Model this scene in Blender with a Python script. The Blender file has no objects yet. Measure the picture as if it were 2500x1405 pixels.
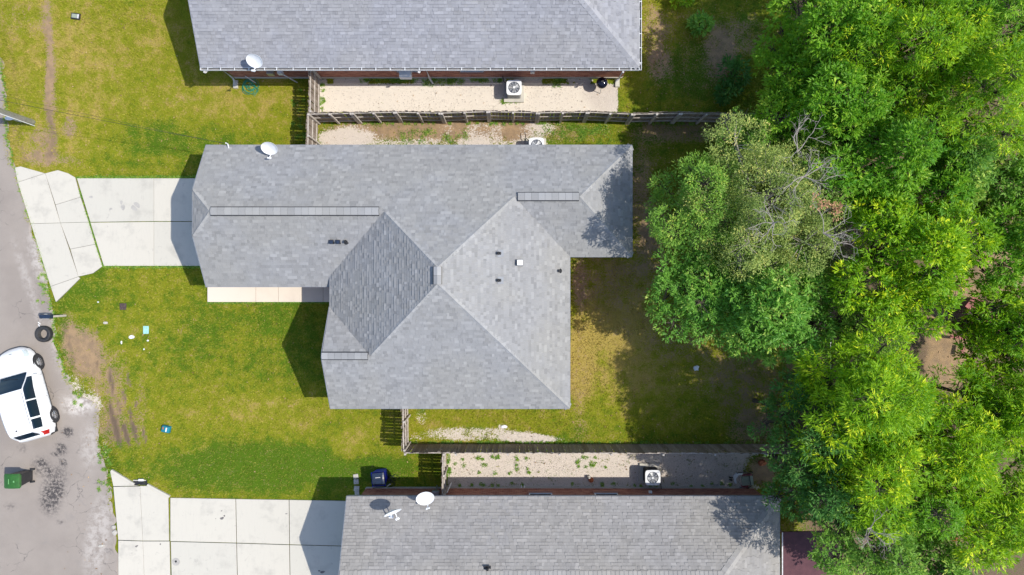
import bpy, bmesh, math, random
import numpy as np
from mathutils import Vector, Matrix
R = math.radians
random.seed(7); rng = np.random.default_rng(7)
scene = bpy.context.scene

# ------------------------------------------------------------------ camera, sky, sun, exposure
CAM_H = 33.34; FPX = 1667.0
cam = bpy.data.objects.new('camera', bpy.data.cameras.new('camera'))
scene.collection.objects.link(cam); scene.camera = cam
cam.location = (0, 0, CAM_H); cam.rotation_euler = (0, 0, 0)
cam.data.sensor_width = 36.0; cam.data.lens = FPX / 2500 * 36.0
cam.data.clip_end = 3000
SUN = Vector((0.73, -0.035, 1.0)).normalized()
sun_el = math.asin(SUN.z); sun_az = math.atan2(SUN.x, SUN.y)
w = bpy.data.worlds.new('World'); scene.world = w; w.use_nodes = True
nt = w.node_tree; bg = nt.nodes['Background']
sky = nt.nodes.new('ShaderNodeTexSky'); sky.sky_type = 'NISHITA'; sky.sun_disc = False
sky.sun_elevation = sun_el; sky.sun_rotation = sun_az; sky.air_density = 1.0; sky.dust_density = 1.0
nt.links.new(sky.outputs[0], bg.inputs[0]); bg.inputs[1].default_value = 0.15
sl = bpy.data.lights.new('sun', 'SUN'); sl.energy = 3.5; sl.angle = R(0.55); sl.color = (1.0, 0.945, 0.85)
so = bpy.data.objects.new('sun', sl); scene.collection.objects.link(so)
so.rotation_euler = SUN.to_track_quat('Z', 'Y').to_euler(); so.location = (20, 0, 40)
scene.view_settings.view_transform = 'Standard'; scene.view_settings.look = 'None'
scene.view_settings.exposure = 0.45; scene.view_settings.gamma = 1.0
scene.view_settings.use_curve_mapping = False
scene.cycles.max_bounces = 6; scene.cycles.diffuse_bounces = 3; scene.cycles.transparent_max_bounces = 4
C = scene.collection

def at(px, py, z=0.0):
    k = (CAM_H - z) / FPX
    return Vector(((px - 1250) * k, (702.5 - py) * k, z))

# ------------------------------------------------------------------ object helpers
def tag(o, label=None, cat=None, group=None, kind=None):
    if label: o['label'] = label
    if cat: o['category'] = cat
    if group: o['group'] = group
    if kind: o['kind'] = kind
    return o
def thing(name, label, cat, loc=(0, 0, 0), rz=0.0, group=None):
    o = bpy.data.objects.new(name, None); C.objects.link(o)
    o.location = loc; o.rotation_euler = (0, 0, rz); o.empty_display_size = .2
    return tag(o, label, cat, group)
def place(name, mesh, parent=None, loc=(0, 0, 0), rot=(0, 0, 0), mx=None):
    o = bpy.data.objects.new(name, mesh); C.objects.link(o)
    if parent: o.parent = parent
    if mx is not None: o.matrix_local = mx
    else: o.location = loc; o.rotation_euler = rot
    return o
def worldloc(o):
    v = Vector((0, 0, 0))
    while o is not None: v += o.location; o = o.parent
    return v
def dup(root, loc, rz, label=None):
    r = root.copy(); C.objects.link(r); r.location = loc; r.rotation_euler = (0, 0, rz)
    if label: r['label'] = label
    for ch in list(root.children):
        c = ch.copy(); C.objects.link(c); c.parent = r
        for g in ch.children:
            d = g.copy(); C.objects.link(d); d.parent = c
    return r
class MB:
    def __init__(s): s.v = []; s.f = []; s.t = []
    def add(s, vs, fs, tone=0.5):
        n = len(s.v); s.v += [tuple(p) for p in vs]
        for j, f in enumerate(fs): s.f.append(tuple(n + i for i in f)); s.t.append(tone[j] if isinstance(tone, list) else tone)
        return s
    def box(s, c, d, rz=0.0, mx=None, taper=1.0, tone=.5):
        hx, hy, hz = d[0] / 2, d[1] / 2, d[2] / 2; vs = []
        for k, z in enumerate((-hz, hz)):
            q = taper if k else 1.0
            for x, y in ((-hx, -hy), (hx, -hy), (hx, hy), (-hx, hy)): vs.append(Vector((x * q, y * q, z)))
        M = Matrix.Translation(c) @ (mx if mx is not None else Matrix.Rotation(rz, 4, 'Z'))
        return s.add([M @ v for v in vs], [(0, 3, 2, 1), (4, 5, 6, 7), (0, 1, 5, 4), (1, 2, 6, 5), (2, 3, 7, 6), (3, 0, 4, 7)], tone)
    def bar(s, a, b, wd, h, tone=.5):
        a = Vector(a); b = Vector(b); d = b - a; L = d.length
        M = d.to_track_quat('X', 'Z').to_matrix().to_4x4()
        return s.box((a + b) / 2, (L, wd, h), mx=M, tone=tone)
    def tube(s, pts, r, n=6, caps=True, tone=.5):
        pts = [Vector(p) for p in pts]; rs = r if isinstance(r, (list, tuple)) else [r] * len(pts)
        rings = []; vs = []; up = Vector((0, 0, 1))
        for i, p in enumerate(pts):
            d = (pts[min(i + 1, len(pts) - 1)] - pts[max(i - 1, 0)]).normalized()
            u = d.cross(up)
            if u.length < 1e-3: u = d.cross(Vector((1, 0, 0)))
            u.normalize(); v = u.cross(d)
            rings.append(len(vs))
            for k in range(n):
                a = 2 * math.pi * k / n; vs.append(p + (u * math.cos(a) + v * math.sin(a)) * rs[i])
        fs = []
        for i in range(len(pts) - 1):
            for k in range(n):
                a, b = rings[i], rings[i + 1]; k2 = (k + 1) % n
                fs.append((a + k, b + k, b + k2, a + k2))
        if caps: fs.append(tuple(rings[0] + k for k in range(n))); fs.append(tuple(rings[-1] + n - 1 - k for k in range(n)))
        return s.add(vs, fs, tone)
    def cyl(s, a, b, r0, r1=None, n=16, tone=.5): return s.tube([a, b], [r0, r0 if r1 is None else r1], n, tone=tone)
    def lathe(s, prof, c=(0, 0, 0), n=24, sx=1, sy=1, mx=None, close=False, tone=.5):
        M = Matrix.Translation(c) @ (mx if mx is not None else Matrix.Identity(4)); vs = []; fs = []
        for r, z in prof:
            for k in range(n):
                a = 2 * math.pi * k / n; vs.append(M @ Vector((r * math.cos(a) * sx, r * math.sin(a) * sy, z)))
        m = len(prof)
        for i in range(m if close else m - 1):
            a, b = i * n, ((i + 1) % m) * n
            for k in range(n): k2 = (k + 1) % n; fs.append((a + k, a + k2, b + k2, b + k))
        return s.add(vs, fs, tone)
    def prism(s, poly, z0, z1, tone=.5):
        n = len(poly)
        if sum(poly[i][0] * poly[(i + 1) % n][1] - poly[(i + 1) % n][0] * poly[i][1] for i in range(n)) < 0: poly = poly[::-1]
        vs = [(p[0], p[1], z0) for p in poly] + [(p[0], p[1], z1) for p in poly]
        fs = [tuple(range(n - 1, -1, -1)), tuple(range(n, 2 * n))] + [(i, (i + 1) % n, n + (i + 1) % n, n + i) for i in range(n)]
        return s.add(vs, fs, tone)
    def mesh(s, name, m, off=(0, 0, 0), smooth=False, bevel=0, tones=False):
        me = bpy.data.meshes.new(name); o = Vector(off)
        me.from_pydata([tuple(Vector(v) - o) for v in s.v], [], s.f)
        if bevel:
            b = bmesh.new(); b.from_mesh(me)
            bmesh.ops.bevel(b, geom=[e for e in b.edges if len(e.link_faces) == 2 and e.calc_face_angle() > .6], offset=bevel, segments=2, profile=.6, affect='EDGES')
            b.to_mesh(me); b.free()
        me.materials.append(m)
        if tones:
            a = me.attributes.new('tone', 'FLOAT', 'FACE'); a.data.foreach_set('value', s.t)
        if smooth:
            me.shade_smooth()
            try: me.set_sharp_from_angle(angle=R(38))
            except Exception: pass
        me.update(); return me
    def build(s, name, m, parent=None, world=True, smooth=False, bevel=0, tones=False):
        off = worldloc(parent) if (parent is not None and world) else (0, 0, 0)
        return place(name, s.mesh(name, m, off, smooth, bevel, tones), parent)
def np_mesh(name, V, F, m, tones=None, attrs=None, smooth=False):
    k = F.shape[1]; me = bpy.data.meshes.new(name)
    me.vertices.add(len(V)); me.vertices.foreach_set('co', V.astype(np.float32).ravel())
    me.loops.add(F.size); me.loops.foreach_set('vertex_index', F.astype(np.int32).ravel())
    me.polygons.add(len(F)); me.polygons.foreach_set('loop_start', np.arange(0, F.size, k, dtype=np.int32))
    me.update(calc_edges=True)
    if tones is not None:
        a = me.attributes.new('tone', 'FLOAT', 'FACE'); a.data.foreach_set('value', tones.astype(np.float32))
    for nm, dom, arr in (attrs or []):
        a = me.attributes.new(nm, 'FLOAT', dom); a.data.foreach_set('value', arr.astype(np.float32))
    me.materials.append(m)
    me.polygons.foreach_set('use_smooth', np.full(len(F), smooth, dtype=bool))
    return me

# ------------------------------------------------------------------ materials
class N:
    def __init__(s, name):
        s.m = bpy.data.materials.new(name); s.m.use_nodes = True; s.t = s.m.node_tree
        s.p = s.t.nodes['Principled BSDF']; s.out = s.t.nodes['Material Output']
        s.tc = s.n('ShaderNodeTexCoord')
    def n(s, k, **kw):
        x = s.t.nodes.new(k)
        for a, b in kw.items(): setattr(x, a, b)
        return x
    def l(s, a, b): s.t.links.new(a, b)
    def noise(s, sc, det=4, rough=.6, dist=0, stretch=None, coord='Object'):
        x = s.n('ShaderNodeTexNoise'); x.inputs['Scale'].default_value = sc; x.inputs['Detail'].default_value = det
        x.inputs['Roughness'].default_value = rough; x.inputs['Distortion'].default_value = dist
        if stretch:
            mp = s.n('ShaderNodeMapping'); mp.inputs['Scale'].default_value = stretch
            s.l(s.tc.outputs[coord], mp.inputs[0]); s.l(mp.outputs[0], x.inputs[0])
        else: s.l(s.tc.outputs[coord], x.inputs[0])
        return x.outputs[0]
    def ramp(s, f, a, b, c0=0.0, c1=1.0):
        x = s.n('ShaderNodeMapRange'); x.interpolation_type = 'SMOOTHSTEP'
        x.inputs[1].default_value = a; x.inputs[2].default_value = b; x.inputs[3].default_value = c0; x.inputs[4].default_value = c1
        s.l(f, x.inputs[0]); return x.outputs[0]
    def mix(s, f, a, b, mode='MIX'):
        x = s.n('ShaderNodeMix', data_type='RGBA', blend_type=mode)
        for sock, v in ((x.inputs[0], f), (x.inputs[6], a), (x.inputs[7], b)):
            if isinstance(v, (int, float)): sock.default_value = v
            elif isinstance(v, tuple): sock.default_value = (*v, 1) if len(v) == 3 else v
            else: s.l(v, sock)
        return x.outputs[2]
    def math(s, op, a, b=0.0, clamp=False):
        x = s.n('ShaderNodeMath', operation=op); x.use_clamp = clamp
        for sock, v in ((x.inputs[0], a), (x.inputs[1], b)):
            if isinstance(v, (int, float)): sock.default_value = v
            else: s.l(v, sock)
        return x.outputs[0]
    def attr(s, nm):
        x = s.n('ShaderNodeAttribute', attribute_name=nm); return x.outputs['Fac']
    def bump(s, h, st=.4, d=.02):
        x = s.n('ShaderNodeBump'); x.inputs['Strength'].default_value = st; x.inputs['Distance'].default_value = d
        s.l(h, x.inputs['Height']); s.l(x.outputs[0], s.p.inputs['Normal'])
    def col(s, c):
        if isinstance(c, tuple): s.p.inputs['Base Color'].default_value = (*c, 1)
        else: s.l(c, s.p.inputs['Base Color'])
    def set(s, rough=.6, metal=0, spec=.5):
        s.p.inputs['Roughness'].default_value = rough; s.p.inputs['Metallic'].default_value = metal
        s.p.inputs['Specular IOR Level'].default_value = spec; return s
def simple(name, c1, c2=None, sc=8, rough=.6, metal=0, spec=.5, bump=0, tone=None):
    n = N(name).set(rough, metal, spec); c2 = c2 or tuple(x * .8 for x in c1)
    f = n.noise(sc, 5); c = n.mix(n.ramp(f, .35, .65), c1, c2)
    if tone: c = n.mix(n.attr('tone'), c, tone)
    n.col(c)
    if bump: n.bump(n.noise(sc * 4, 4), bump, .01)
    return n.m
M = {}
M['white'] = simple('white_paint', (.78, .79, .8), (.7, .71, .72), 6, .45)
M['trim'] = simple('trim_paint', (.62, .62, .62), (.5, .5, .5), 5, .5)
M['black'] = simple('black_plastic', (.018, .019, .022), (.03, .03, .032), 9, .45)
M['rubber'] = simple('tyre_rubber', (.02, .021, .024), (.035, .035, .038), 14, .75, bump=.2)
M['metal'] = simple('galvanised_metal', (.5, .51, .52), (.38, .39, .4), 9, .4, .7)
M['green_plastic'] = simple('green_plastic', (.03, .13, .022), (.025, .10, .02), 7, .42)
M['blue_plastic'] = simple('blue_plastic', (.012, .02, .75), (.01, .014, .6), 7, .4)
M['teal'] = simple('teal_plastic', (.01, .2, .27), (.01, .15, .22), 8, .4)
M['hose_green'] = simple('green_hose', (.015, .3, .2), (.01, .22, .16), 30, .45)
M['hose_black'] = simple('black_hose', (.02, .03, .025), (.04, .05, .04), 30, .4)
M['glass'] = N('dark_glass').set(.05, 0, .4).m; M['glass'].node_tree.nodes['Principled BSDF'].inputs['Base Color'].default_value = (.008, .02, .035, 1)
M['chrome'] = simple('wheel_alloy', (.62, .62, .63), (.5, .5, .51), 20, .3, .8)
M['carpaint'] = simple('white_car_paint', (.84, .85, .86), (.8, .81, .83), 3, .2)
M['carpaint'].node_tree.nodes['Principled BSDF'].inputs['Coat Weight'].default_value = .6
M['red_lens'] = simple('red_lens', (.45, .01, .01), (.3, .01, .01), 30, .15)
M['lamp_lens'] = simple('lamp_lens', (.62, .68, .68), (.4, .45, .46), 30, .12)
M['navy'] = simple('dark_navy_plastic', (.02, .035, .075), (.015, .025, .05), 10, .4)
M['enamel'] = simple('black_enamel', (.01, .012, .03), (.008, .01, .02), 5, .08)
M['red_paint'] = simple('weathered_red_paint', (.36, .09, .085), (.24, .055, .05), 4, .6, bump=.2)
M['beige'] = simple('faded_tan_fabric', (.3, .34, .27), (.24, .28, .22), 12, .8)
M['redfabric'] = simple('faded_red_fabric', (.26, .07, .08), (.2, .05, .06), 12, .8)
M['bark'] = simple('bark', (.10, .08, .06), (.05, .04, .032), 6, .9, bump=.8)
M['deadwood'] = simple('dead_wood', (.42, .37, .33), (.3, .26, .23), 9, .85, bump=.4)
M['soffit'] = simple('soffit', (.45, .45, .44), (.4, .4, .4), 4, .7)
M['mortar'] = simple('mortar', (.48, .42, .36), (.4, .35, .3), 10, .9, bump=.3)
M['stone'] = simple('pale_stone', (.5, .47, .42), (.38, .36, .33), 7, .85, bump=.5)
M['orange'] = simple('orange_brick', (.45, .13, .04), (.32, .09, .04), 12, .8)
M['trough_shade'] = simple('gutter_inner_shade', (.09, .085, .08), (.16, .15, .14), 14, .9)  # dark colour stands in for the shadow inside the gutter trough
M['fascia'] = simple('grey_fascia', (.22, .24, .27), (.2, .21, .24), 4, .5)
M['brownroof'] = simple('maroon_roof_felt', (.11, .045, .055), (.085, .035, .045), 3, .9, bump=.3)

def shingle_mat(name, tint, age):
    n = N(name).set(.9, 0, .3); T = lambda v: tuple(v * t for t in tint)
    base = n.mix(n.attr('tone'), T(.165), T(.368)); warm = n.mix(n.attr('tone'), tuple(a * b for a, b in zip(T(.172), (1.02, 1, .95))), tuple(a * b for a, b in zip(T(.36), (1.02, 1, .94))))
    c = n.mix(n.ramp(n.noise(.3, 3), .38, .62), base, warm)
    g = n.noise(220, 2, .8); c = n.mix(n.ramp(g, .3, .75, 0, .3), c, T(.40))
    c = n.mix(n.ramp(n.noise(.8, 6, .65), .42, .75, 0, age), c, T(.16)); c = n.mix(n.ramp(n.noise(2.6, 6, .7), .58, .74, 0, .22), c, T(.42))
    n.col(c); n.bump(g, .5, .004); return n.m
M['shingle'] = shingle_mat('shingle_mat', (1, 1.01, 1.04), .22); M['shingle_b'] = shingle_mat('shingle_bluish', (1.02, 1.04, 1.15), .15); M['shingle_c'] = shingle_mat('shingle_brownish', (1.03, 1.0, .99), .34)
n = N('brick_mat').set(.88, 0, .3)
c = n.mix(n.attr('tone'), (.27, .09, .06), (.50, .23, .155)); c = n.mix(n.ramp(n.noise(40, 4), .4, .8, 0, .4), c, (.5, .3, .22))
n.col(c); n.bump(n.noise(60, 3), .5, .005); M['brick'] = n.m
n = N('fence_wood').set(.85, 0, .3)
oi = n.n('ShaderNodeObjectInfo')
st = n.noise(9, 5, .7, .5, (6, 6, .5)); c = n.mix(oi.outputs['Random'], (.21, .17, .135), (.40, .345, .30))
c = n.mix(n.ramp(st, .35, .7), c, (.17, .135, .11)); n.col(c); n.bump(st, .5, .006); M['wood'] = n.m
n = N('fence_rail_wood').set(.85, 0, .3)
st = n.noise(7, 5, .7, .5); c = n.mix(n.ramp(st, .3, .75), (.54, .50, .46), (.33, .29, .25)); n.col(c); n.bump(st, .4, .006); M['rail'] = n.m
n = N('concrete').set(.85, 0, .3)
oi = n.n('ShaderNodeObjectInfo')
c = n.mix(oi.outputs['Random'], (.58, .545, .47), (.535, .51, .445)); c = n.mix(n.ramp(n.noise(.9, 6, .65), .5, .72, 0, .7), c, (.40, .38, .335))
c = n.mix(n.ramp(n.noise(3.2, 5, .7, 1), .6, .72, 0, .45), c, (.30, .285, .26)); gr = n.noise(150, 3, .8)
c = n.mix(n.ramp(gr, .3, .7, 0, .22), c, (.4, .39, .37)); c = n.mix(n.ramp(n.noise(14, 4, .6, 0, (1, .12, 1)), .5, .8, 0, .16), c, (.34, .33, .31)); n.col(c); n.bump(gr, .35, .004); M['concrete'] = n.m
n = N('pale_concrete').set(.85, 0, .3)
c = n.mix(n.ramp(n.noise(1.1, 6), .45, .75), (.70, .62, .52), (.64, .56, .47)); gr = n.noise(150, 3, .8)
c = n.mix(n.ramp(gr, .3, .7, 0, .15), c, (.45, .4, .35)); n.col(c); n.bump(gr, .3, .004); M['walk'] = n.m
n = N('asphalt').set(.92, 0, .25)
gr = n.noise(95, 3, .85); c = n.mix(n.ramp(n.noise(.35, 4), .35, .65), (.285, .246, .215), (.34, .296, .258))
c = n.mix(n.ramp(gr, .32, .68, 0, .42), c, (.20, .185, .18)); c = n.mix(n.ramp(n.noise(260, 2, .8), .62, .74, 0, .5), c, (.62, .6, .58))
c = n.mix(n.ramp(n.noise(1.3, 6, .7, .6), .55, .8, 0, .4), c, (.22, .205, .2))
vo = n.n('ShaderNodeTexVoronoi', feature='DISTANCE_TO_EDGE'); vo.inputs['Scale'].default_value = .9
wp = n.n('ShaderNodeVectorMath', operation='ADD'); sc_ = n.n('ShaderNodeTexNoise'); sc_.inputs['Scale'].default_value = 1.6; sc_.inputs['Detail'].default_value = 6
n.l(n.tc.outputs['Object'], sc_.inputs[0]); n.l(sc_.outputs['Color'], wp.inputs[1]); n.l(n.tc.outputs['Object'], wp.inputs[0]); n.l(wp.outputs[0], vo.inputs['Vector'])
crk = n.math('MULTIPLY', n.ramp(vo.outputs['Distance'], .0, .016, 1, 0), n.ramp(n.noise(.5, 3), .5, .62, 0, .8))
c = n.mix(crk, c, (.10, .09, .088))
c = n.mix(n.math('MULTIPLY', n.attr('stain'), n.ramp(n.noise(7, 6, .75), .38, .62), True), c, (.075, .068, .068))
c = n.mix(n.math('MULTIPLY', n.attr('pale'), n.ramp(n.noise(3, 6, .75), .38, .6), True), c, (.56, .52, .485))
n.col(c); n.bump(gr, .6, .008); M['asphalt'] = n.m

# ground: attributes give broad zones, noise gives the ragged edges
def ground_mat(name, blades=False):
    n = N(name).set(.95, 0, .15)
    f1 = n.noise(1.7, 6, .65); f2 = n.noise(14, 5, .75, .5); f3 = n.noise(75, 3, .85, 1.2)
    dry = n.math('ADD', n.attr('dry'), n.math('MULTIPLY', n.math('SUBTRACT', f1, .5), 2.6))
    dry = n.math('ADD', dry, n.math('MULTIPLY', n.math('SUBTRACT', f2, .5), 2.2), False)
    c = n.mix(n.ramp(dry, -.15, .6), (.082, .165, .006), (.245, .26, .012))
    c = n.mix(n.ramp(dry, .6, 1.3), c, (.44, .33, .085))
    if blades:
        c = n.mix(n.ramp(n.attr('tone'), 0, 1, 0, .5), c, (.42, .37, .08)); c = n.mix(n.ramp(n.noise(5, 6, .8), .5, .68, 0, .55), c, (.05, .09, .006))
        n.col(c); return n
    c = n.mix(n.ramp(f3, .45, .66, 0, .6), c, (.05, .075, .008)); c = n.mix(n.ramp(f3, .3, .45, .4, 0), c, (.42, .40, .10))
    d = n.math('ADD', n.attr('dirt'), n.math('MULTIPLY', n.math('SUBTRACT', f2, .5), 3.6))
    d = n.math('ADD', d, n.math('MULTIPLY', n.math('SUBTRACT', f1, .5), 1.6))
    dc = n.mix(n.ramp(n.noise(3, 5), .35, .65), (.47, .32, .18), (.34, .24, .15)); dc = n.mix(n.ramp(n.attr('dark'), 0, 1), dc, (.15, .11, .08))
    dc = n.mix(n.ramp(f3, .35, .7, 0, .6), dc, (.13, .09, .06))
    dc = n.mix(n.ramp(n.noise(40, 2, .9), .66, .76, 0, .6), dc, (.5, .44, .36))
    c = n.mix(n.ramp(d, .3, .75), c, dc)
    gv = n.math('ADD', n.attr('gravel'), n.math('MULTIPLY', n.math('SUBTRACT', f2, .5), 3.2))
    gv = n.math('ADD', gv, n.math('MULTIPLY', n.math('SUBTRACT', f1, .5), 1.2))
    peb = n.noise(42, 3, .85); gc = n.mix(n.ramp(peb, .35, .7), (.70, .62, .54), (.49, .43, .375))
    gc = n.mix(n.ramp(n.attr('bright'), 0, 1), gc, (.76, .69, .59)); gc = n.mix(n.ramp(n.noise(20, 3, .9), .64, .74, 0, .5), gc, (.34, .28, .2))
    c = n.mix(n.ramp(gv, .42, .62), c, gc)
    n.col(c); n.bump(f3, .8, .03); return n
M['ground'] = ground_mat('ground_mat').m
M['blade'] = ground_mat('grass_blades', True).m

def leaf_mat(name, a, b, tip=None, rough=.45, trans=.45):
    n = N(name).set(rough, 0, .3); f = n.attr('tone')
    c = n.mix(f, a, b)
    if tip: c = n.mix(n.ramp(f, .72, 1), c, tip)
    n.col(c)
    tr = n.n('ShaderNodeBsdfTranslucent'); n.l(n.mix(.5, c, tuple(min(1, x * 2) for x in b)), tr.inputs[0])
    ms = n.n('ShaderNodeMixShader'); ms.inputs[0].default_value = trans
    n.l(n.p.outputs[0], ms.inputs[1]); n.l(tr.outputs[0], ms.inputs[2]); n.l(ms.outputs[0], n.out.inputs[0])
    return n.m
LM = {
 'bright': leaf_mat('leaf_bright', (.06, .22, .010), (.27, .49, .03), (.55, .68, .07), .5, .34),
 'yellow': leaf_mat('leaf_yellow', (.06, .23, .006), (.36, .57, .012), (.80, .84, .03), .5, .34),
 'olive': leaf_mat('leaf_olive', (.13, .22, .05), (.42, .50, .13), (.68, .62, .18), .55, .3),
 'glossy': leaf_mat('leaf_glossy', (.075, .26, .035), (.29, .51, .075), (.58, .67, .16), .45, .35),
 'dark': leaf_mat('leaf_dark', (.03, .125, .022), (.10, .26, .045), (.26, .42, .08), .55, .3),
 'mid': leaf_mat('leaf_mid', (.08, .22, .03), (.27, .46, .06), (.50, .58, .1), .5, .33),
}

# ------------------------------------------------------------------ ground fields
def vnoise(x, y, s, seed=0):
    r = np.random.default_rng(seed); T = r.random((256, 256)); x = x * s + 1000; y = y * s + 1000
    xi = np.floor(x).astype(int); yi = np.floor(y).astype(int); fx = x - xi; fy = y - yi
    fx = fx * fx * (3 - 2 * fx); fy = fy * fy * (3 - 2 * fy)
    g = lambda a, b: T[a % 256, b % 256]
    return (g(xi, yi) * (1 - fx) + g(xi + 1, yi) * fx) * (1 - fy) + (g(xi, yi + 1) * (1 - fx) + g(xi + 1, yi + 1) * fx) * fy
def fbm(x, y, s, seed=0, o=4):
    t = 0; a = .5
    for i in range(o): t = t + a * vnoise(x, y, s * 2 ** i, seed + i); a *= .5
    return t / (1 - .5 ** o)
def sstep(v, a, b):
    t = np.clip((v - a) / (b - a), 0, 1); return t * t * (3 - 2 * t)
def blob(PX, PY, cx, cy, rx, ry, rot=0):
    dx, dy = PX - cx, PY - cy; c_, s_ = math.cos(R(rot)), math.sin(R(rot))
    u = (dx * c_ + dy * s_) / rx; v = (-dx * s_ + dy * c_) / ry
    return 1 - sstep(np.sqrt(u * u + v * v), .35, 1.15)
def rect(PX, PY, x0, y0, x1, y1, s=8):
    return sstep(PX, x0 - s, x0 + s) * (1 - sstep(PX, x1 - s, x1 + s)) * sstep(PY, y0 - s, y0 + s) * (1 - sstep(PY, y1 - s, y1 + s))
ROAD = [(-1400, -60), (-30, 60), (2, 150), (14, 260), (14, 330), (34, 410), (80, 560), (118, 690), (128, 770), (134, 830), (152, 900), (180, 960), (235, 980), (240, 1080), (262, 1150), (270, 1230), (284, 1290), (292, 1400), (300, 1600), (330, 2400)]
def fields(X, Y):
    PX = 1250 + X * 50; PY = 702.5 - Y * 50
    B = lambda *a: blob(PX, PY, *a)
    nz = fbm(X, Y, .35, 11); nz2 = fbm(X, Y, 1.3, 31)
    dry = .36 + (nz - .5) * .9 + 0 * X
    for b, a in (((100, 200, 220, 320), .45), ((560, 250, 320, 110), .6), ((320, 90, 240, 120), .35), ((400, 400, 300, 40), .1), ((330, 800, 120, 200), .1), ((700, 1010, 200, 60), .25), ((450, 1030, 260, 60), .05), ((850, 1090, 60, 60), .5), ((1150, 1040, 260, 70), .45),
                 ((1500, 860, 150, 120), .35), ((1500, 740, 130, 160), .9), ((1680, 950, 240, 130), .4), ((1415, 900, 45, 130), .9), ((1600, 560, 60, 160), .5), ((900, 1020, 140, 70), .12), ((1600, 60, 90, 120), .3)): dry += B(*b) * a
    for b, a in (((450, 330, 200, 60), -.3), ((700, 820, 120, 170), -.3), ((600, 1140, 340, 70), -.75), ((400, 830, 160, 180), -.15), ((300, 700, 200, 60), -.15), ((1700, 170, 130, 100), -.6),
                 ((930, 1150, 130, 40), -.5), ((1750, 1000, 150, 80), -.1), ((500, 1060, 200, 40), -.1)): dry += B(*b) * a
    dirt = np.zeros_like(X) - .12; dark = np.zeros_like(X)
    for b, a in (((200, 860, 62, 80, -10), 1.05), ((160, 800, 30, 60), .5), ((265, 960, 60, 130), .42), ((345, 990, 26, 100), .42), ((290, 1050, 70, 60), .45), ((120, 140, 12, 120), .8), ((125, 240, 18, 90), .8), ((170, 310, 24, 34), .95), ((110, 340, 40, 30), .7),
                 ((110, 385, 70, 26), .8), ((60, 50, 90, 60), .38), ((440, 245, 90, 18), .3), ((180, 395, 40, 15), .5), ((1415, 690, 24, 90), .5), ((1500, 690, 120, 90), .3), ((1560, 500, 40, 200), .5), ((1700, 320, 200, 40), .8), ((1755, 130, 45, 90), .7), ((1830, 90, 80, 70), .4), ((1600, 70, 40, 90), .5),
                 ((1610, 160, 40, 50), .6), ((1650, 830, 160, 80), .45), ((1830, 930, 150, 110), .65), ((1600, 600, 50, 120), .6), ((1230, 325, 100, 24), .4), ((1000, 320, 240, 30), .3), ((1840, 1050, 90, 60), .8), ((1415, 950, 30, 160), .4), ((850, 330, 90, 28), .5), ((1480, 720, 130, 140), .25), ((1740, 880, 230, 130), .05), ((1650, 1000, 240, 90), .1), ((1862, 1150, 50, 46), 1.2), ((1590, 450, 70, 200), .35), ((1700, 120, 200, 160), .35), ((230, 960, 90, 170, -6), .2), ((300, 860, 60, 110), .15), ((1000, 320, 280, 50), .7), ((1250, 320, 280, 50), .6), ((60, 330, 60, 90), .35), ((1350, 1060, 250, 50), .2), ((1880, 330, 100, 60), .8)): dirt += B(*b) * a
    br = sstep(fbm(X, Y * .5, 2.2, 61), .40, .56); win = rect(PX, PY, 200, 800, 400, 1100, 30)
    stripe = sum(np.exp(-((PX - c_ - (PY - 930) * .27 - 7 * (fbm(Y, Y * 0, .8, 40 + q) - .5)) / w_) ** 2) for q, (c_, w_) in enumerate(((252, 7), (272, 6), (296, 8), (316, 5)))) * win * br
    dirt += stripe * .7
    tr_ = np.exp(-((PX - 120 + 10 * np.sin(PY / 31)) / 14.) ** 2) * rect(PX, PY, 80, -100, 170, 400, 30); dirt += tr_ * .55
    dark += stripe * .85 + .5 * tr_ * rect(PX, PY, 80, 250, 170, 400, 30)
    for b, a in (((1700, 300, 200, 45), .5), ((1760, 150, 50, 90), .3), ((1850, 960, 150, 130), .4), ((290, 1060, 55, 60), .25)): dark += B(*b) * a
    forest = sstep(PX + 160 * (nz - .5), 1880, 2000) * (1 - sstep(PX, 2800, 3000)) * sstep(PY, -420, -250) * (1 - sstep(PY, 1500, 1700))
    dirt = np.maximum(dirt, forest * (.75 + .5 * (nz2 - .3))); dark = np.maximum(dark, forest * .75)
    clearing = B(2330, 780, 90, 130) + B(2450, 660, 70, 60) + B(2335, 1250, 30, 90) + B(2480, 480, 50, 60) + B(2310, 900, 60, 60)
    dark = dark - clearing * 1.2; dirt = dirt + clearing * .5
    gravel = np.zeros_like(X) - .5; bright = np.zeros_like(X)
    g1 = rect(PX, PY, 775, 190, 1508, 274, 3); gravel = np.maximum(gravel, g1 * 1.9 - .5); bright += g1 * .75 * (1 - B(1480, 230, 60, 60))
    g2 = rect(PX, PY, 775, 300, 1500, 380, 10); gravel += g2 * (.5 + 1.5 * (fbm(X, Y, .9, 77) - .42))
    for b, a in (((840, 335, 90, 26), .85), ((1180, 320, 60, 40), .7), ((1300, 330, 50, 60), .55), ((1330, 300, 60, 30), .5), ((1060, 350, 300, 14), .55), ((1010, 320, 90, 18), -.2), ((1430, 340, 60, 24), -.6), ((960, 315, 80, 16), -.25)): gravel += B(*b) * a
    g3 = rect(PX, PY, 1092, 1104, 1890, 1196, 4) * (1 - B(1860, 1150, 50, 50)); gravel = np.maximum(gravel, g3 * 1.45 - .5)
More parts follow.
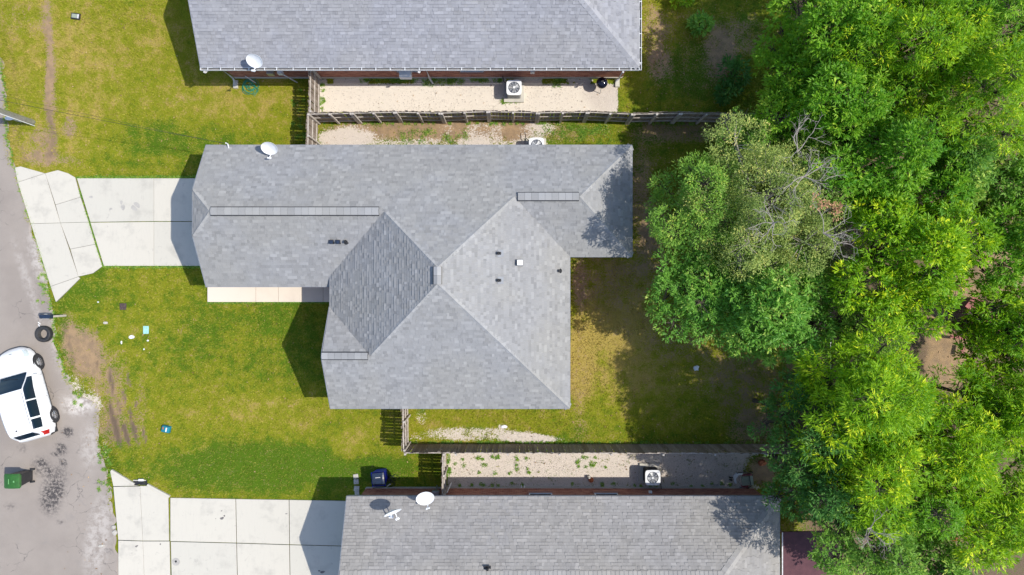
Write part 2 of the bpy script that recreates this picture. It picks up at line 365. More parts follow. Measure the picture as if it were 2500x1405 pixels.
    for b, a in (((1150, 1060, 190, 27), 1.15), ((1320, 1074, 110, 13), .9), ((1030, 1015, 26, 30), .9), ((1290, 1070, 80, 20), .75), ((1225, 1040, 12, 10), .8), ((1010, 1075, 30, 12), .5), ((210, 985, 60, 55), 1.0), ((175, 930, 50, 30), .7), ((255, 1110, 16, 60), .6), ((90, 400, 60, 20), .45), ((1395, 880, 14, 70), .3)): gravel += B(*b) * a
    road = np.interp(PY, [p[1] for p in ROAD], [p[0] for p in ROAD])
    gravel += np.exp(-((PX - road - 4) / 14.) ** 2) * .25
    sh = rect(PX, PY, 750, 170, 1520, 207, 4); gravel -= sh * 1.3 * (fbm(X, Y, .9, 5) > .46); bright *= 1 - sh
    stonedirt = B(1265, 315, 46, 34); dirt += stonedirt * .9; gravel -= stonedirt * .3
    return dict(dry=dry, dirt=dirt, dark=np.clip(dark, 0, 1), gravel=gravel, bright=np.clip(bright, 0, 1), road=road, forest=forest, PX=PX, PY=PY)
def axis(lo, hi, st, far):
    a = [lo]; d = st
    while a[0] > -far: d *= 1.5; a.insert(0, a[0] - d)
    a += list(np.arange(lo + st, hi, st)); d = st
    while a[-1] < far: d *= 1.5; a.append(a[-1] + d)
    return np.array(a)
gx = axis(-27, 27, .125, 900); gy = axis(-16, 16, .125, 900)
GX, GY = np.meshgrid(gx, gy); GX = GX.ravel(); GY = GY.ravel(); F = fields(GX, GY)
near = (np.abs(GX) < 30) & (np.abs(GY) < 18)
GZ = np.where(near, (fbm(GX, GY, .25, 3) - .5) * .05 + (fbm(GX, GY, 2.5, 8) - .5) * .02, 0)
GZ = np.where(F['PX'] < F['road'] + 30, GZ - .05, GZ); GZ = np.where(rect(F['PX'], F['PY'], -100, 400, 900, 760, 5) * (F['PX'] < 620) > .5, np.minimum(GZ, -.01), GZ)
nx, ny = len(gx), len(gy); ii = (np.arange(ny - 1)[:, None] * nx + np.arange(nx - 1)[None, :]).ravel()
gf = np.stack([ii, ii + 1, ii + nx + 1, ii + nx], 1)
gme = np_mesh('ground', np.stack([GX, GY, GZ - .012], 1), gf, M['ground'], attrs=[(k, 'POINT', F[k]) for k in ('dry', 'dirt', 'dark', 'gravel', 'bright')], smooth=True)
tag(place('ground', gme), kind='structure')

# road sheet following the ragged edge
ys = np.concatenate([[-600, -200, -60], np.arange(-20, 20, .15), [60, 200, 600]])
PYs = 702.5 - ys * 50; ex = (np.interp(PYs, [p[1] for p in ROAD], [p[0] for p in ROAD]) - 1250) / 50
ex = ex + (fbm(ys, ys * 0, 1.1, 5) - .5) * .45 + (fbm(ys, ys * 0, 5, 9) - .5) * .22
cols = np.concatenate([[0], np.arange(.1, 6.2, .15), [10, 60, 900]])
RX = ex[:, None] - cols[None, :]; RY = np.repeat(ys[:, None], len(cols), 1); RZ = np.full_like(RX, .004); RZ[:, 0] = -.03
RX, RY, RZ = RX.ravel(), RY.ravel(), RZ.ravel(); PX, PY = 1250 + RX * 50, 702.5 - RY * 50
stain = sum(blob(PX, PY, *b) * a for b, a in (((130, 1190, 34, 70, 20), 1.0), ((100, 1140, 30, 30), .8), ((165, 1055, 16, 13), 2.2), ((150, 1097, 15, 17), 1.8), ((140, 1200, 20, 26), .9), ((155, 1129, 8, 8), 2), ((133, 1110, 6, 6), 2), ((122, 1153, 8, 8), 2), ((103, 1130, 8, 8), 2.2),
      ((150, 1275, 10, 6), 1), ((265, 1345, 12, 8), .9), ((55, 1095, 15, 15), .5), ((125, 1230, 30, 40), .6), ((25, 1237, 18, 10), .6), ((80, 300, 10, 10), .2), ((95, 690, 10, 40, -20), .4)))
pale = sum(blob(PX, PY, *b) * a for b, a in (((100, 640, 30, 90, -20), .6), ((170, 850, 50, 120, -15), .7), ((240, 1310, 40, 130, 10), .5), ((190, 990, 50, 30), 1), ((70, 700, 14, 150, -18), .35), ((220, 1090, 30, 70), .4)))
nx, ny = len(cols), len(ys); ii = (np.arange(ny - 1)[:, None] * nx + np.arange(nx - 1)[None, :]).ravel()
rf = np.stack([ii, ii + nx, ii + nx + 1, ii + 1], 1)
tag(place('road', np_mesh('road', np.stack([RX, RY, RZ], 1), rf, M['asphalt'], attrs=[('stain', 'POINT', stain), ('pale', 'POINT', pale)])), kind='structure')

# ------------------------------------------------------------------ concrete drives: each slab its own piece
def inset(poly, d):
    n_ = len(poly); P = [Vector(p) for p in poly]
    if sum(P[i].x * P[(i + 1) % n_].y - P[(i + 1) % n_].x * P[i].y for i in range(n_)) < 0: P = P[::-1]
    out = []
    for i in range(n_):
        a, b, c_ = P[i - 1], P[i], P[(i + 1) % n_]; e1 = (b - a).normalized(); e2 = (c_ - b).normalized()
        n1 = Vector((-e1.y, e1.x)); n2 = Vector((-e2.y, e2.x)); m = (n1 + n2); m = m / max(.3, m.length_squared) * 2
        out.append(b + m * d)
    return out
def slabs(name, polys, top=.055, m='concrete', gap=.007, base_z=None):
    root = bpy.data.objects.new(name, None); C.objects.link(root); tag(root, kind='structure')
    b = MB()
    for poly in polys:
        P = [at(*p).to_2d() for p in poly]; b.prism(inset(P, .006), -.1, top - .03)
        s_ = MB().prism(inset(P, gap), -.05, top); s_.build('slab', M[m], root, bevel=.006)
    b.build('slab_bed', M['jointdirt'], root)
    return root
M['jointdirt'] = simple('joint_dirt', (.24, .21, .17), (.17, .16, .11), 10, .95)
slabs('driveway', [[(38, 410), (52, 407), (112, 424), (45, 446)], [(45, 446), (112, 424), (149, 545), (77, 547)], [(77, 547), (149, 545), (193, 676), (125, 700)], [(125, 700), (193, 676), (197, 680), (165, 712), (138, 738)],
    [(112, 424), (143, 416), (168, 424), (185, 434), (198, 482), (137, 501)], [(137, 501), (198, 482), (218, 543), (149, 545)], [(149, 545), (218, 543), (234, 597), (173, 609)], [(173, 609), (234, 597), (251, 651), (228, 668), (193, 676)],
    [(189, 436), (377, 436), (377, 541), (222, 543)], [(222, 544), (377, 542), (377, 650), (255, 650)], [(377, 436), (600, 436), (600, 541), (377, 541)], [(377, 542), (600, 542), (600, 650), (377, 650)]])
slabs('neighbour_driveway', [[(270, 1150), (326, 1184), (343, 1186), (278, 1187)], [(278, 1188), (343, 1187), (350, 1320), (290, 1318)], [(343, 1186), (358, 1186), (412, 1214), (414, 1320), (350, 1320)],
    [(417, 1215), (576, 1218), (578, 1325), (417, 1321)], [(577, 1218), (706, 1220), (707, 1329), (579, 1325)], [(707, 1220), (905, 1224), (905, 1334), (708, 1329)],
    [(290, 1319), (350, 1321), (355, 1450), (290, 1450)], [(350, 1321), (415, 1321), (418, 1450), (355, 1450)], [(418, 1322), (578, 1326), (581, 1450), (421, 1450)], [(579, 1326), (707, 1330), (709, 1450), (582, 1450)], [(708, 1330), (905, 1335), (905, 1450), (710, 1450)],
    [(290, 1451), (580, 1451), (580, 1640), (290, 1640)], [(581, 1451), (905, 1451), (905, 1640), (581, 1640)]])
slabs('front_walk', [[(508, 690), (626, 690), (626, 738), (508, 738)], [(626, 690), (681, 690), (681, 738), (626, 738)], [(681, 690), (738, 690), (738, 738), (681, 738)], [(738, 690), (790, 690), (790, 738), (738, 738)], [(790, 690), (850, 690), (850, 738), (790, 738)]], .09, 'walk')
# raised curb wings on the flared mouth of the lower drive
for a, b_ in (((272, 1149), (328, 1183)), ((360, 1184), (414, 1213))):
    A, B_ = at(*a, .05), at(*b_, .05)
    tag(MB().bar(A, B_, .12, .12).build('kerb', M['concrete'], bevel=.012), kind='structure')
# oil and tyre marks on the drives: thin stains
def stains(name, spots, m, z):
    b = MB()
    for px, py, rx, ry, rot in spots:
        p = at(px, py); k = 18; vs = []
        ph = random.random() * 9
        for i in range(k):
            a = 2 * math.pi * i / k; q = 1 + .1 * math.sin(3 * a + ph) + .06 * math.sin(7 * a + ph * 2)
            x, y = rx / 50 * math.cos(a) * q, ry / 50 * math.sin(a) * q; c_, s_ = math.cos(R(rot)), math.sin(R(rot))
            vs.append((p.x + x * c_ - y * s_, p.y + x * s_ + y * c_, z))
        b.add(vs, [tuple(range(k))])
    return tag(b.build(name, m), kind='stuff')
n = N('stain_mat').set(.7, 0, .4)
c = n.mix(n.ramp(n.noise(9, 4), .4, .6), (.42, .40, .37), (.36, .345, .32)); n.col(c); M['stain'] = n.m
n = N('tar_mat').set(.6, 0, .4); n.col(n.mix(n.ramp(n.noise(20, 4), .4, .6), (.2, .19, .18), (.12, .11, .11))); M['tar'] = n.m
stains('drive_stain', [(336, 501, 9, 5, -40), (329, 509, 9, 5, -40), (302, 507, 5, 7, 0), (298, 495, 3, 5, 0), (224, 482, 5, 3, 0), (272, 511, 4, 2.5, 20)], M['stain'], .0575)
stains('oil_stain', [(543, 1265, 5, 3, 20), (549, 1259, 2, 2, 0), (542, 1247, 2, 1, 30), (528, 1266, 1, 1, 0), (788, 1396, 6, 3, 10), (780, 1393, 3, 2, 0), (393, 1328, 1.5, 2, 0), (700, 1254, 3, 1, 0), (335, 1333, 4, 2, 30)], M['tar'], .0575)

# ------------------------------------------------------------------ houses
def inpoly(p, poly):
    x, y = p; r = False; j = len(poly) - 1
    for i in range(len(poly)):
        xi, yi = poly[i]; xj, yj = poly[j]
        if (yi > y) != (yj > y) and x < (xj - xi) * (y - yi) / (yj - yi) + xi: r = not r
        j = i
    return r
def cliprect(poly, x0, y0, x1, y1):
    def cl(P, f, g):
        out = []
        for i in range(len(P)):
            a, b = P[i - 1], P[i]; fa, fb = f(a), f(b)
            if fb >= 0:
                if fa < 0: out.append(g(a, b, fa, fb))
                out.append(b)
            elif fa >= 0: out.append(g(a, b, fa, fb))
        return out
    g = lambda a, b, fa, fb: (a[0] + (b[0] - a[0]) * fa / (fa - fb), a[1] + (b[1] - a[1]) * fa / (fa - fb))
    for f in (lambda p: p[0] - x0, lambda p: x1 - p[0], lambda p: p[1] - y0, lambda p: y1 - p[1]):
        poly = cl(poly, f, g)
        if len(poly) < 3: return []
    return poly
def shingle_plane(pts):
    """yield (verts, faces, tone, area, centre) for every shingle tab of one roof plane"""
    P = [Vector(p) for p in pts]; nrm = Vector((0, 0, 0))
    for i in range(len(P)): nrm += P[i].cross(P[(i + 1) % len(P)])
    nrm.normalize()
    if nrm.z < 0: nrm = -nrm
    v = (Vector((0, 0, 1)) - nrm * nrm.z).normalized(); u = v.cross(nrm).normalized(); o = P[0]
    Q = [((p - o).dot(u), (p - o).dot(v)) for p in P]
    u0, u1 = min(q[0] for q in Q), max(q[0] for q in Q); v0, v1 = min(q[1] for q in Q), max(q[1] for q in Q)
    ex = .138; r = 0; res = []; patch = random.random()
    while v0 + r * ex < v1:
        va = v0 + r * ex; vb = va + ex; x = u0 - random.random() * .5
        while x < u1:
            wd = random.choice((.10, .12, .15, .15, .18, .2, .24, .3)); xa, xb = max(x, u0 - .001), min(x + wd - .003, u1 + .001); x += wd
            if xb - xa < .01: continue
            cs = [(xa, va), (xb, va), (xb, vb), (xa, vb)]
            ins = [inpoly(((c_[0] * .999 + (xa + xb) / 2 * .001), (c_[1] * .98 + (va + vb) / 2 * .02)), Q) for c_ in cs]
            whole = all(ins)
            pl = cs if whole else cliprect(Q, xa, va, xb, vb)
            if len(pl) < 3: continue
            tall = random.random() < .45; t0 = .028 if tall else .009
            q = lambda a, b: o + u * a + v * b + nrm * (.004 + t0 * (1 - (b - va) / ex))
            top = [q(*p) for p in pl]; k = len(top); vs = list(top); fs = [tuple(range(k))]
            low = [i for i in range(k) if abs(pl[i][1] - va) < 1e-4]
            if len(low) >= 2:
                i0, i1 = min(low, key=lambda i: pl[i][0]), max(low, key=lambda i: pl[i][0])
                b0 = o + u * pl[i0][0] + v * (va - .001); b1 = o + u * pl[i1][0] + v * (va - .001)
                vs += [b0, b1]; fs.append((i0, k, k + 1, i1))
            rr = random.random(); tone = .36 + .16 * random.random()
            if rr < .15: tone = .54 + .22 * random.random()
            elif rr < .3: tone = .16 + .15 * random.random()
            tn = [tone] + ([-.35] if len(fs) > 1 else [])  # butt faces darkened in colour: bare edge plus the shadow line under the tab
            if (top[0] - top[1]).cross(top[1] - top[2]).dot(nrm) < 0: fs = [f[::-1] for f in fs]
            res.append((vs, fs, tn, whole and wd > .17, (o + u * (xa + xb) / 2 + v * va)))
        r += 1
    return res
def roofs(root, planes, near, thick=.13, m='shingle'):
    deck = MB()
    for pl in planes:
        P = [Vector(p) for p in pl]; k = len(P)
        a = sum(P[i].x * P[(i + 1) % k].y - P[(i + 1) % k].x * P[i].y for i in range(k))
        if a < 0: P = P[::-1]
        vs = [p - Vector((0, 0, .003)) for p in P] + [p - Vector((0, 0, thick)) for p in P]
        deck.add(vs, [tuple(range(k)), tuple(range(2 * k - 1, k - 1, -1))] + [(i, k + i, k + (i + 1) % k, (i + 1) % k) for i in range(k)])
    rf_ = deck.build('roof', M['soffit'], root)
    allt = [t for pl in planes for t in shingle_plane(pl)]
    near = Vector(near); big = [t for t in allt if t[3]]; big.sort(key=lambda t: (t[4] - near).length)
    single = big[:290]; ids = set(id(t) for t in single)
    for t in single:
        b = MB(); c_ = t[4]; b.add([Vector(v_) - c_ for v_ in t[0]], t[1], t[2])
        place('shingle', b.mesh('shingle', M[m], tones=True), rf_, loc=c_ - worldloc(rf_))
    b = MB()
    for t in allt:
        if id(t) not in ids: b.add(t[0], t[1], t[2])
    o = b.build('shingles', M[m], rf_, tones=True); o['kind'] = 'stuff'
    return rf_
def caps(rf_, a, b, half=.19, step=.19, drop=.6, m='shingle'):
    """overlapping cap shingles along a hip or ridge, low end first"""
    a, b = Vector(a), Vector(b)
    if a.z > b.z: a, b = b, a
    d = (b - a); L = d.length; d.normalize(); s = d.cross(Vector((0, 0, 1))).normalized(); up = s.cross(d).normalized()
    nseg = max(1, int(L / step)); off = worldloc(rf_)
    for i in range(nseg):
        p = a + d * (i * L / nseg) - off; l_ = L / nseg + .03
        vs = []
        for q, z in ((0, .034), (l_, .014)):
            for y, dz in ((-half, -half * drop), (0, .012), (half, -half * drop)): vs.append(p + d * q + s * y + up * (z + dz))
            for y, dz in ((-half, -half * drop), (0, .012), (half, -half * drop)): vs.append(p + d * q + s * y + up * (z + dz - .022))
        fs = [(0, 1, 7, 6), (1, 2, 8, 7), (0, 3, 4, 1), (1, 4, 5, 2), (0, 6, 9, 3), (2, 5, 11, 8)]
        mb = MB().add(vs, fs, .5 + .35 * random.random()); place('hip_cap', mb.mesh('hip_cap', M[m], tones=True), rf_)
def ridge_vent(rf_, a, b, half=.16, slope=.6):
    a, b = Vector(a), Vector(b); d = (b - a).normalized(); s = d.cross(Vector((0, 0, 1))).normalized(); off = worldloc(rf_)
    L = (b - a).length; k = max(1, round(L / .3)); root = None
    core = MB()
    for sg in (-1, 1):
        vs = [a + d * e + s * sg * y + Vector((0, 0, z)) for e in (0, L) for y, z in ((0, .04), (half + .035, .04 - (half + .035) * slope * .55), (half + .035, -half * slope), (0, -.02))]
        core.add(vs, [(0, 1, 5, 4), (1, 2, 6, 5), (2, 3, 7, 6), (0, 3, 2, 1), (4, 5, 6, 7)])
    cv = core.build('ridge_vent', M['black'], rf_)
    for i in range(k):
        p = a + d * (i * L / k + .004); q = a + d * ((i + 1) * L / k - .004); vs = []
        for e in (p, q):
            for y, z in ((-half, .052 - half * slope * .5), (0, .062), (half, .052 - half * slope * .5), (half, .04 - half * slope * .5), (0, .05), (-half, .04 - half * slope * .5)):
                vs.append(e + s * y + Vector((0, 0, z)) - off)
        fs = [(0, 1, 7, 6), (1, 2, 8, 7), (2, 3, 9, 8), (5, 0, 6, 11), (0, 5, 4, 1), (1, 4, 3, 2), (6, 7, 10, 11), (7, 8, 9, 10)]
        place('vent_cap', MB().add(vs, fs, .4 + .45 * random.random()).mesh('vent_cap', M['shingle'], tones=True), cv)
def brick_wall(root, runs, z0=.15, z1=2.6, holes=()):
    """runs: (p0, p1) with outside on the right hand side; real bricks stand proud of a mortar core"""
    core = MB(); bk = MB(); found = MB(); L_, H_ = .215, .085
    for a, b in runs:
        a, b = Vector((*a, 0)), Vector((*b, 0)); d = (b - a); L = d.length; d.normalize(); o = Vector((d.y, -d.x, 0))
        core.bar(a - o * .12 + Vector((0, 0, (z0 + z1) / 2)), b - o * .12 + Vector((0, 0, (z0 + z1) / 2)), .22, z1 - z0)
        found.bar(a - o * .09 + Vector((0, 0, z0 / 2 - .06)), b - o * .09 + Vector((0, 0, z0 / 2 - .06)), .26, z0 + .11)
        hs = [h for h in holes if h[0] == (round(a.x, 2), round(a.y, 2))]
        rows = int((z1 - z0) / H_)
        for r in range(rows):
            za = z0 + r * H_ + .006; zb = za + H_ - .018; x = -(r % 2) * L_ / 2
            while x < L - .02:
                xa, xb = max(0, x), min(L, x + L_ - .016); x += L_
                if xb - xa < .03: continue
                if any(h[1] - .02 < (xa + xb) / 2 < h[2] + .02 and h[3] - .02 < (za + zb) / 2 < h[4] for h in hs): continue
                q = .0 + random.random() * .005; vs = [a + d * e + o * w_ + Vector((0, 0, z_)) for w_ in (-.012, .006 + q) for e, z_ in ((xa, za), (xb, za), (xb, zb), (xa, zb))]
                bk.add(vs, [(4, 5, 6, 7), (0, 1, 5, 4), (1, 2, 6, 5), (2, 3, 7, 6), (3, 0, 4, 7)], random.random())
    core.build('wall', M['mortar'], root); o_ = bk.build('brick_courses', M['brick'], root, tones=True); o_['kind'] = 'stuff'
    found.build('footing', M['concrete'], root)
def window(root, a, b, x0, x1, z0, z1):
    a, b = Vector((*a, 0)), Vector((*b, 0)); d = (b - a).normalized(); o = Vector((d.y, -d.x, 0)); Z = Vector((0, 0, 1))
    fr = MB(); zc = (z0 + z1) / 2
    for p, q in (((x0, z0), (x1, z0)), ((x0, z1), (x1, z1)), ((x0, zc), (x1, zc))): fr.bar(a + d * p[0] + o * .012 + Z * p[1], a + d * q[0] + o * .012 + Z * q[1], .05, .05)
    for p in (x0 + .027, x1 - .027): fr.box(a + d * p + o * .010 + Z * zc, (.05, .04, z1 - z0 - .06), math.atan2(d.y, d.x))
    w_ = fr.build('window', M['white'], root)
    MB().box(a + d * (x0 + x1) / 2 + o * .004 + Z * zc, (x1 - x0 - .06, .01, z1 - z0 - .06), math.atan2(d.y, d.x)).build('pane', M['glass'], w_)
    k = int((x1 - x0 + .1) / .085)
    for i in range(k):  # rowlock sill: one brick on edge at a time
        p = a + d * (x0 - .04 + (i + .5) * (x1 - x0 + .1) / k) + o * .045 + Z * (z0 - .07)
        MB().box(p, (.068, .16, .09), math.atan2(d.y, d.x), tone=.9).build('sill_brick', M['brick'], w_, tones=True)
def walls_from(poly): return [(poly[i], poly[(i + 1) % len(poly)]) for i in range(len(poly))]
def gutter(root, a, b, w_=.12, m='white', hang=.62):
    a, b = Vector(a), Vector(b); d = (b - a).normalized(); o = Vector((d.y, -d.x, 0)); Z = Vector((0, 0, 1))
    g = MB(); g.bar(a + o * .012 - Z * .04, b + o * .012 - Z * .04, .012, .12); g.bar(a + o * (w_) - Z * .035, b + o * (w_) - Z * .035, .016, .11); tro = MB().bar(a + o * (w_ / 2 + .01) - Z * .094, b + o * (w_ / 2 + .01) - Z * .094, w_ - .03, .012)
    for e in (a + d * .008, b - d * .008): g.box(e + o * (w_ / 2 + .005) - Z * .038, (.014, w_ - .03, .1), math.atan2(d.y, d.x))
    gt = g.build('gutter', M[m], root); tro.build('trough', M['trough_shade'], gt); k = int((b - a).length / hang)
    for i in range(k):
        p = a + d * ((i + .5 + .2 * (random.random() - .5)) * (b - a).length / k)
        MB().box(p + o * (w_ / 2 + .006) + Z * .012, (.028, w_ + .02, .014), math.atan2(d.y, d.x)).build('hanger', M[m], gt)
    return gt
def downspout(root, top, wall, foot, m='trim'):
    top, wall, foot = Vector(top), Vector(wall), Vector(foot)
    b = MB(); b.tube([top, top - Vector((0, 0, .1)), wall, Vector((wall.x, wall.y, .28)), foot], .045, 6); b.build('downspout', M[m], root)
def on_plane(px, py, fz):
    z = 3.5
    for _ in range(12): q = at(px, py, z); z = fz(q.x, q.y)
    return at(px, py, z)
def pipe_vent(rf_, p, r=.05, h=.16, m='black'):
    b = MB()
    b.lathe([(0, h), (r * .55, h), (r * .6, h - .03), (r, h - .03), (r, h), (r * 1.15, h), (r * 1.15, 0), (r * 2, -.04)], p, 14)
    o = b.build('pipe_vent', M[m], rf_, smooth=True)
    MB().cyl(p + Vector((0, 0, h - .028)), p + Vector((0, 0, h - .012)), r * .38, n=10).build('pipe_cap', M['white'], o)
    return p

# main house
E = 2.7
h1 = thing('brick_house', 'single-storey house with cross-hipped grey shingle roof, its drive meeting the road at mid-height', 'house', (-4, 0, 0))
pk1, pk2 = (-2.98, .81, 6.042), (-2.98, .15, 6.042)
planes = [
 [(-13.72, 6.38, E), (5.385, 6.38, E), (2.89, 3.885, 4.197), (.095, 3.885, 4.197), pk1, (-5.383, 3.213, 4.6), (-12.72, 3.213, 4.6), (-13.72, 4.213, 4.0)],
 [(-13.72, .046, E), (-8.1, .046, E), (-8.1, .496, 2.97), (-5.383, 3.213, 4.6), (-12.72, 3.213, 4.6), (-13.72, 2.213, 4.0)],
 [(-13.72, 4.213, 4.0), (-13.72, 2.213, 4.0), (-12.72, 3.213, 4.6)],
 [(-8.1, .496, 2.97), (-5.383, 3.213, 4.6), pk1, pk2, (-6.05, -2.92, 4.2), (-8.1, -.87, 2.97)],
 [(-8.12, -.87, 2.97), (-6.05, -2.92, 4.2), (-8.12, -2.92, 4.2)],
 [(-8.14, -5.42, E), (2.59, -5.42, E), pk2, (-6.05, -2.92, 4.2), (-8.14, -2.92, 4.2)],
 [(2.59, -5.42, E), (2.59, 1.39, E), (.095, 3.885, 4.197), pk1, pk2],
 [(2.59, 1.39, E), (5.385, 1.39, E), (2.89, 3.885, 4.197), (.095, 3.885, 4.197)],
 [(5.385, 1.39, E), (5.385, 6.38, E), (2.89, 3.885, 4.197)]]
rf1 = roofs(h1, planes, (-3, .5, 6))
for a, b in ((pk1, (-5.3, 3.13, 4.65)), (pk1, (.05, 3.84, 4.224)), (pk2, (-5.97, -2.84, 4.248)), (pk2, (2.56, -5.39, 2.718)), ((2.89, 3.885, 4.197), (5.36, 6.355, 2.715)), ((2.89, 3.885, 4.197), (5.36, 1.415, 2.715)),
             ((-12.72, 3.213, 4.6), (-13.68, 4.17, 4.03)), ((-12.72, 3.213, 4.6), (-13.68, 2.25, 4.03))): caps(rf1, a, b)
ridge_vent(rf1, (-12.68, 3.213, 4.63), (-5.6, 3.213, 4.63)); ridge_vent(rf1, (.25, 3.885, 4.227), (2.86, 3.885, 4.227))
ridge_vent(rf1, (-2.98, .12, 6.075), (-2.98, .84, 6.075), .15); ridge_vent(rf1, (-8.12, -2.92, 4.23), (-6.15, -2.92, 4.23), .14)
fE = lambda x, y: 2.72 + .6 * (2.59 - x)
fL = lambda x, y: 2.72 + .6 * (y - .046)
for px, py, fz in ((1217, 619, fE), (1217, 685, fE), (1366, 662, fE), (845, 591, fL)):
    p = pipe_vent(rf1, on_plane(px, py, fz), .06)
    if px in (1217,): MB().box(p + Vector((.08, 0, -.035)), (.3, .32, .012), mx=Matrix.Rotation(math.atan(.6), 4, 'Y')).build('flashing', M['fascia'], rf1)
p = on_plane(1269, 642, fE) + Vector((0, 0, .08)); MB().box(p, (.27, .27, .3)).build('box_vent', M['black'], rf1, bevel=.02); MB().box(p + Vector((0, 0, .165)), (.24, .24, .03)).build('vent_lid', M['white'], rf1, bevel=.01)
for px in (810, 826):
    p = on_plane(px, 591, fL) + Vector((0, 0, .03)); MB().box(p, (.2, .2, .2), taper=.8).build('slant_vent', M['black'], rf1, bevel=.015)
    MB().box(p + Vector((.01, -.02, .104)), (.15, .14, .012)).build('vent_hood', M['navy'], rf1)
poly1 = [(-13.3, .45), (-7.6, .45), (-7.6, -5.0), (2.15, -5.0), (2.15, 1.8), (4.95, 1.8), (4.95, 5.95), (-13.3, 5.95)]
brick_wall(h1, walls_from(poly1), holes=[((2.15, 1.8), 0, 0, 0, 0)])
# gable ends
def gable(root, x, y0, y1, ym, z0, zt, flat=None, th=.1):
    pts = [(y0, z0), (y1, z0)] + ([(flat[1], zt), (flat[0], zt)] if flat else [(ym, zt)])
    vs = [(x - th, y, z) for y, z in pts] + [(x + th, y, z) for y, z in pts]; k = len(pts)
    MB().add(vs, [tuple(range(k - 1, -1, -1)), tuple(range(k, 2 * k))] + [(i, (i + 1) % k, k + (i + 1) % k, k + i) for i in range(k)]).build('gable', M['trim'], root)
gable(h1, -13.38, .35, 6.05, 3.2, 2.56, 3.75, (2.2, 4.2)); gable(h1, -7.72, -5.1, -1.0, -2.92, 2.56, 4.0)
wl = walls_from(poly1)
window(h1, *wl[2], 1.5, 3.2, .9, 2.2); window(h1, *wl[2], 5.5, 7.2, .9, 2.2); window(h1, *wl[4], .7, 2.1, 1.0, 2.2); window(h1, *wl[6], 5, 6.2, 1.0, 2.2); window(h1, *wl[6], 11, 12.2, 1.0, 2.2)
window(h1, *wl[1], 2.6, 4.4, .8, 2.2); window(h1, *wl[3], 2.0, 3.4, .9, 2.2)
gd = MB().box((-13.34, 3.2, 1.12), (.07, 4.9, 2.14)).build('garage_door', M['white'], h1)
for i in range(4): MB().box((-13.385, 3.2, .32 + i * .53), (.02, 4.8, .49)).build('door_panel', M['white'], gd, bevel=.008)
dr = MB().box((-7.66, -.25, 1.1), (.08, .95, 2.05)).build('front_door', M['red_paint'], h1); MB().cyl((-7.72, .08, 1.05), (-7.78, .08, 1.05), .035).build('handle', M['metal'], dr, smooth=True)
# fascia / drip edges
def fascia(root, segs, m='trim', h=.14):
    b = MB()
    for a, c_ in segs: b.bar(Vector(a) - Vector((0, 0, .07)), Vector(c_) - Vector((0, 0, .07)), .03, h)
    b.build('fascia', M[m], root)
fascia(h1, [((-13.72, 6.395, E), (5.385, 6.395, E)), ((5.4, 6.38, E), (5.4, 1.39, E)), ((5.385, 1.375, E), (2.61, 1.375, E)), ((2.605, 1.36, E), (2.605, -5.4, E)), ((2.59, -5.435, E), (-8.14, -5.435, E)), ((-13.72, .031, E), (-8.12, .031, E)),
    ((-13.735, 6.38, E), (-13.735, 4.213, 4.0)), ((-13.735, 4.213, 4.0), (-13.735, 2.213, 4.0)), ((-13.735, 2.213, 4.0), (-13.735, .046, E)), ((-8.155, -5.42, E), (-8.155, -2.92, 4.2)), ((-8.155, -2.92, 4.2), (-8.135, -.87, 2.97)), ((-8.115, -.85, 2.97), (-8.115, .49, 2.97))], 'fascia')

# upper house
S2 = .44; rz2 = E + S2 * 3.34
h2 = thing('brick_house', 'long brick house with grey shingle roof and white gutter cut by the upper frame edge', 'house', (-4, 13, 0))
pl2 = [[(-13.97, 9.88, E), (5.71, 9.88, E), (2.37, 13.12, rz2), (-13.97, 13.12, rz2)], [(-13.97, 16.46, E), (5.71, 16.46, E), (2.37, 13.12, rz2), (-13.97, 13.12, rz2)], [(5.71, 9.88, E), (5.71, 16.46, E), (2.37, 13.12, rz2)]]
rf2 = roofs(h2, pl2, (-3, 9.5, 3), m='shingle_b'); caps(rf2, (5.68, 9.91, E), (2.37, 13.12, rz2), drop=.3, m='shingle_b'); caps(rf2, (5.68, 16.43, E), (2.37, 13.12, rz2), drop=.3, m='shingle_b'); caps(rf2, (-13.9, 13.12, rz2), (2.3, 13.12, rz2 + .01), drop=.4, m='shingle_b')
poly2 = [(-13.5, 10.24), (5.36, 10.24), (5.36, 16.0), (-13.5, 16.0)]; wl2 = walls_from(poly2)
H = [((-13.5, 10.24), 8.05, 9.15, 1.0, 2.4), ((-13.5, 10.24), 11.05, 12.15, 1.0, 2.4)]
brick_wall(h2, wl2, holes=H)
for x0, x1, z0 in ((8.05, 9.15, 1.0), (11.05, 12.15, 1.0)): window(h2, *wl2[0], x0, x1, z0, 2.4)
gable(h2, -13.58, 10.2, 16.1, 13.12, 2.56, rz2 - .3)
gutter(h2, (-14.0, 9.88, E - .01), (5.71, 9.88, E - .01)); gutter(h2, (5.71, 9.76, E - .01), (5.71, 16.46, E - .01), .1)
fascia(h2, [((-13.985, 9.88, E), (-13.985, 13.12, rz2)), ((-13.985, 13.12, rz2), (-13.985, 16.46, E))], 'fascia')
ac = MB().box((-5.0, 10.04, 1.25), (.56, .42, .38)).build('window_air_conditioner', M['white'], h2, bevel=.02)
downspout(h2, (-13.85, 9.7, 2.62), (-13.52, 10.15, 2.3), at(573, 200, .12)); downspout(h2, (-4.2, 9.7, 2.62), (-4.0, 10.15, 2.3), at(1057, 205, .08)); downspout(h2, (5.0, 9.7, 2.62), (5.2, 10.15, 2.3), at(1504, 200, .1))
for px, py in ((575, 206), (1507, 203)):
    p = at(px, py, .06); MB().box(p, (.24, .42, .09), taper=.85).build('splash_block', M['concrete'], h2, bevel=.015)
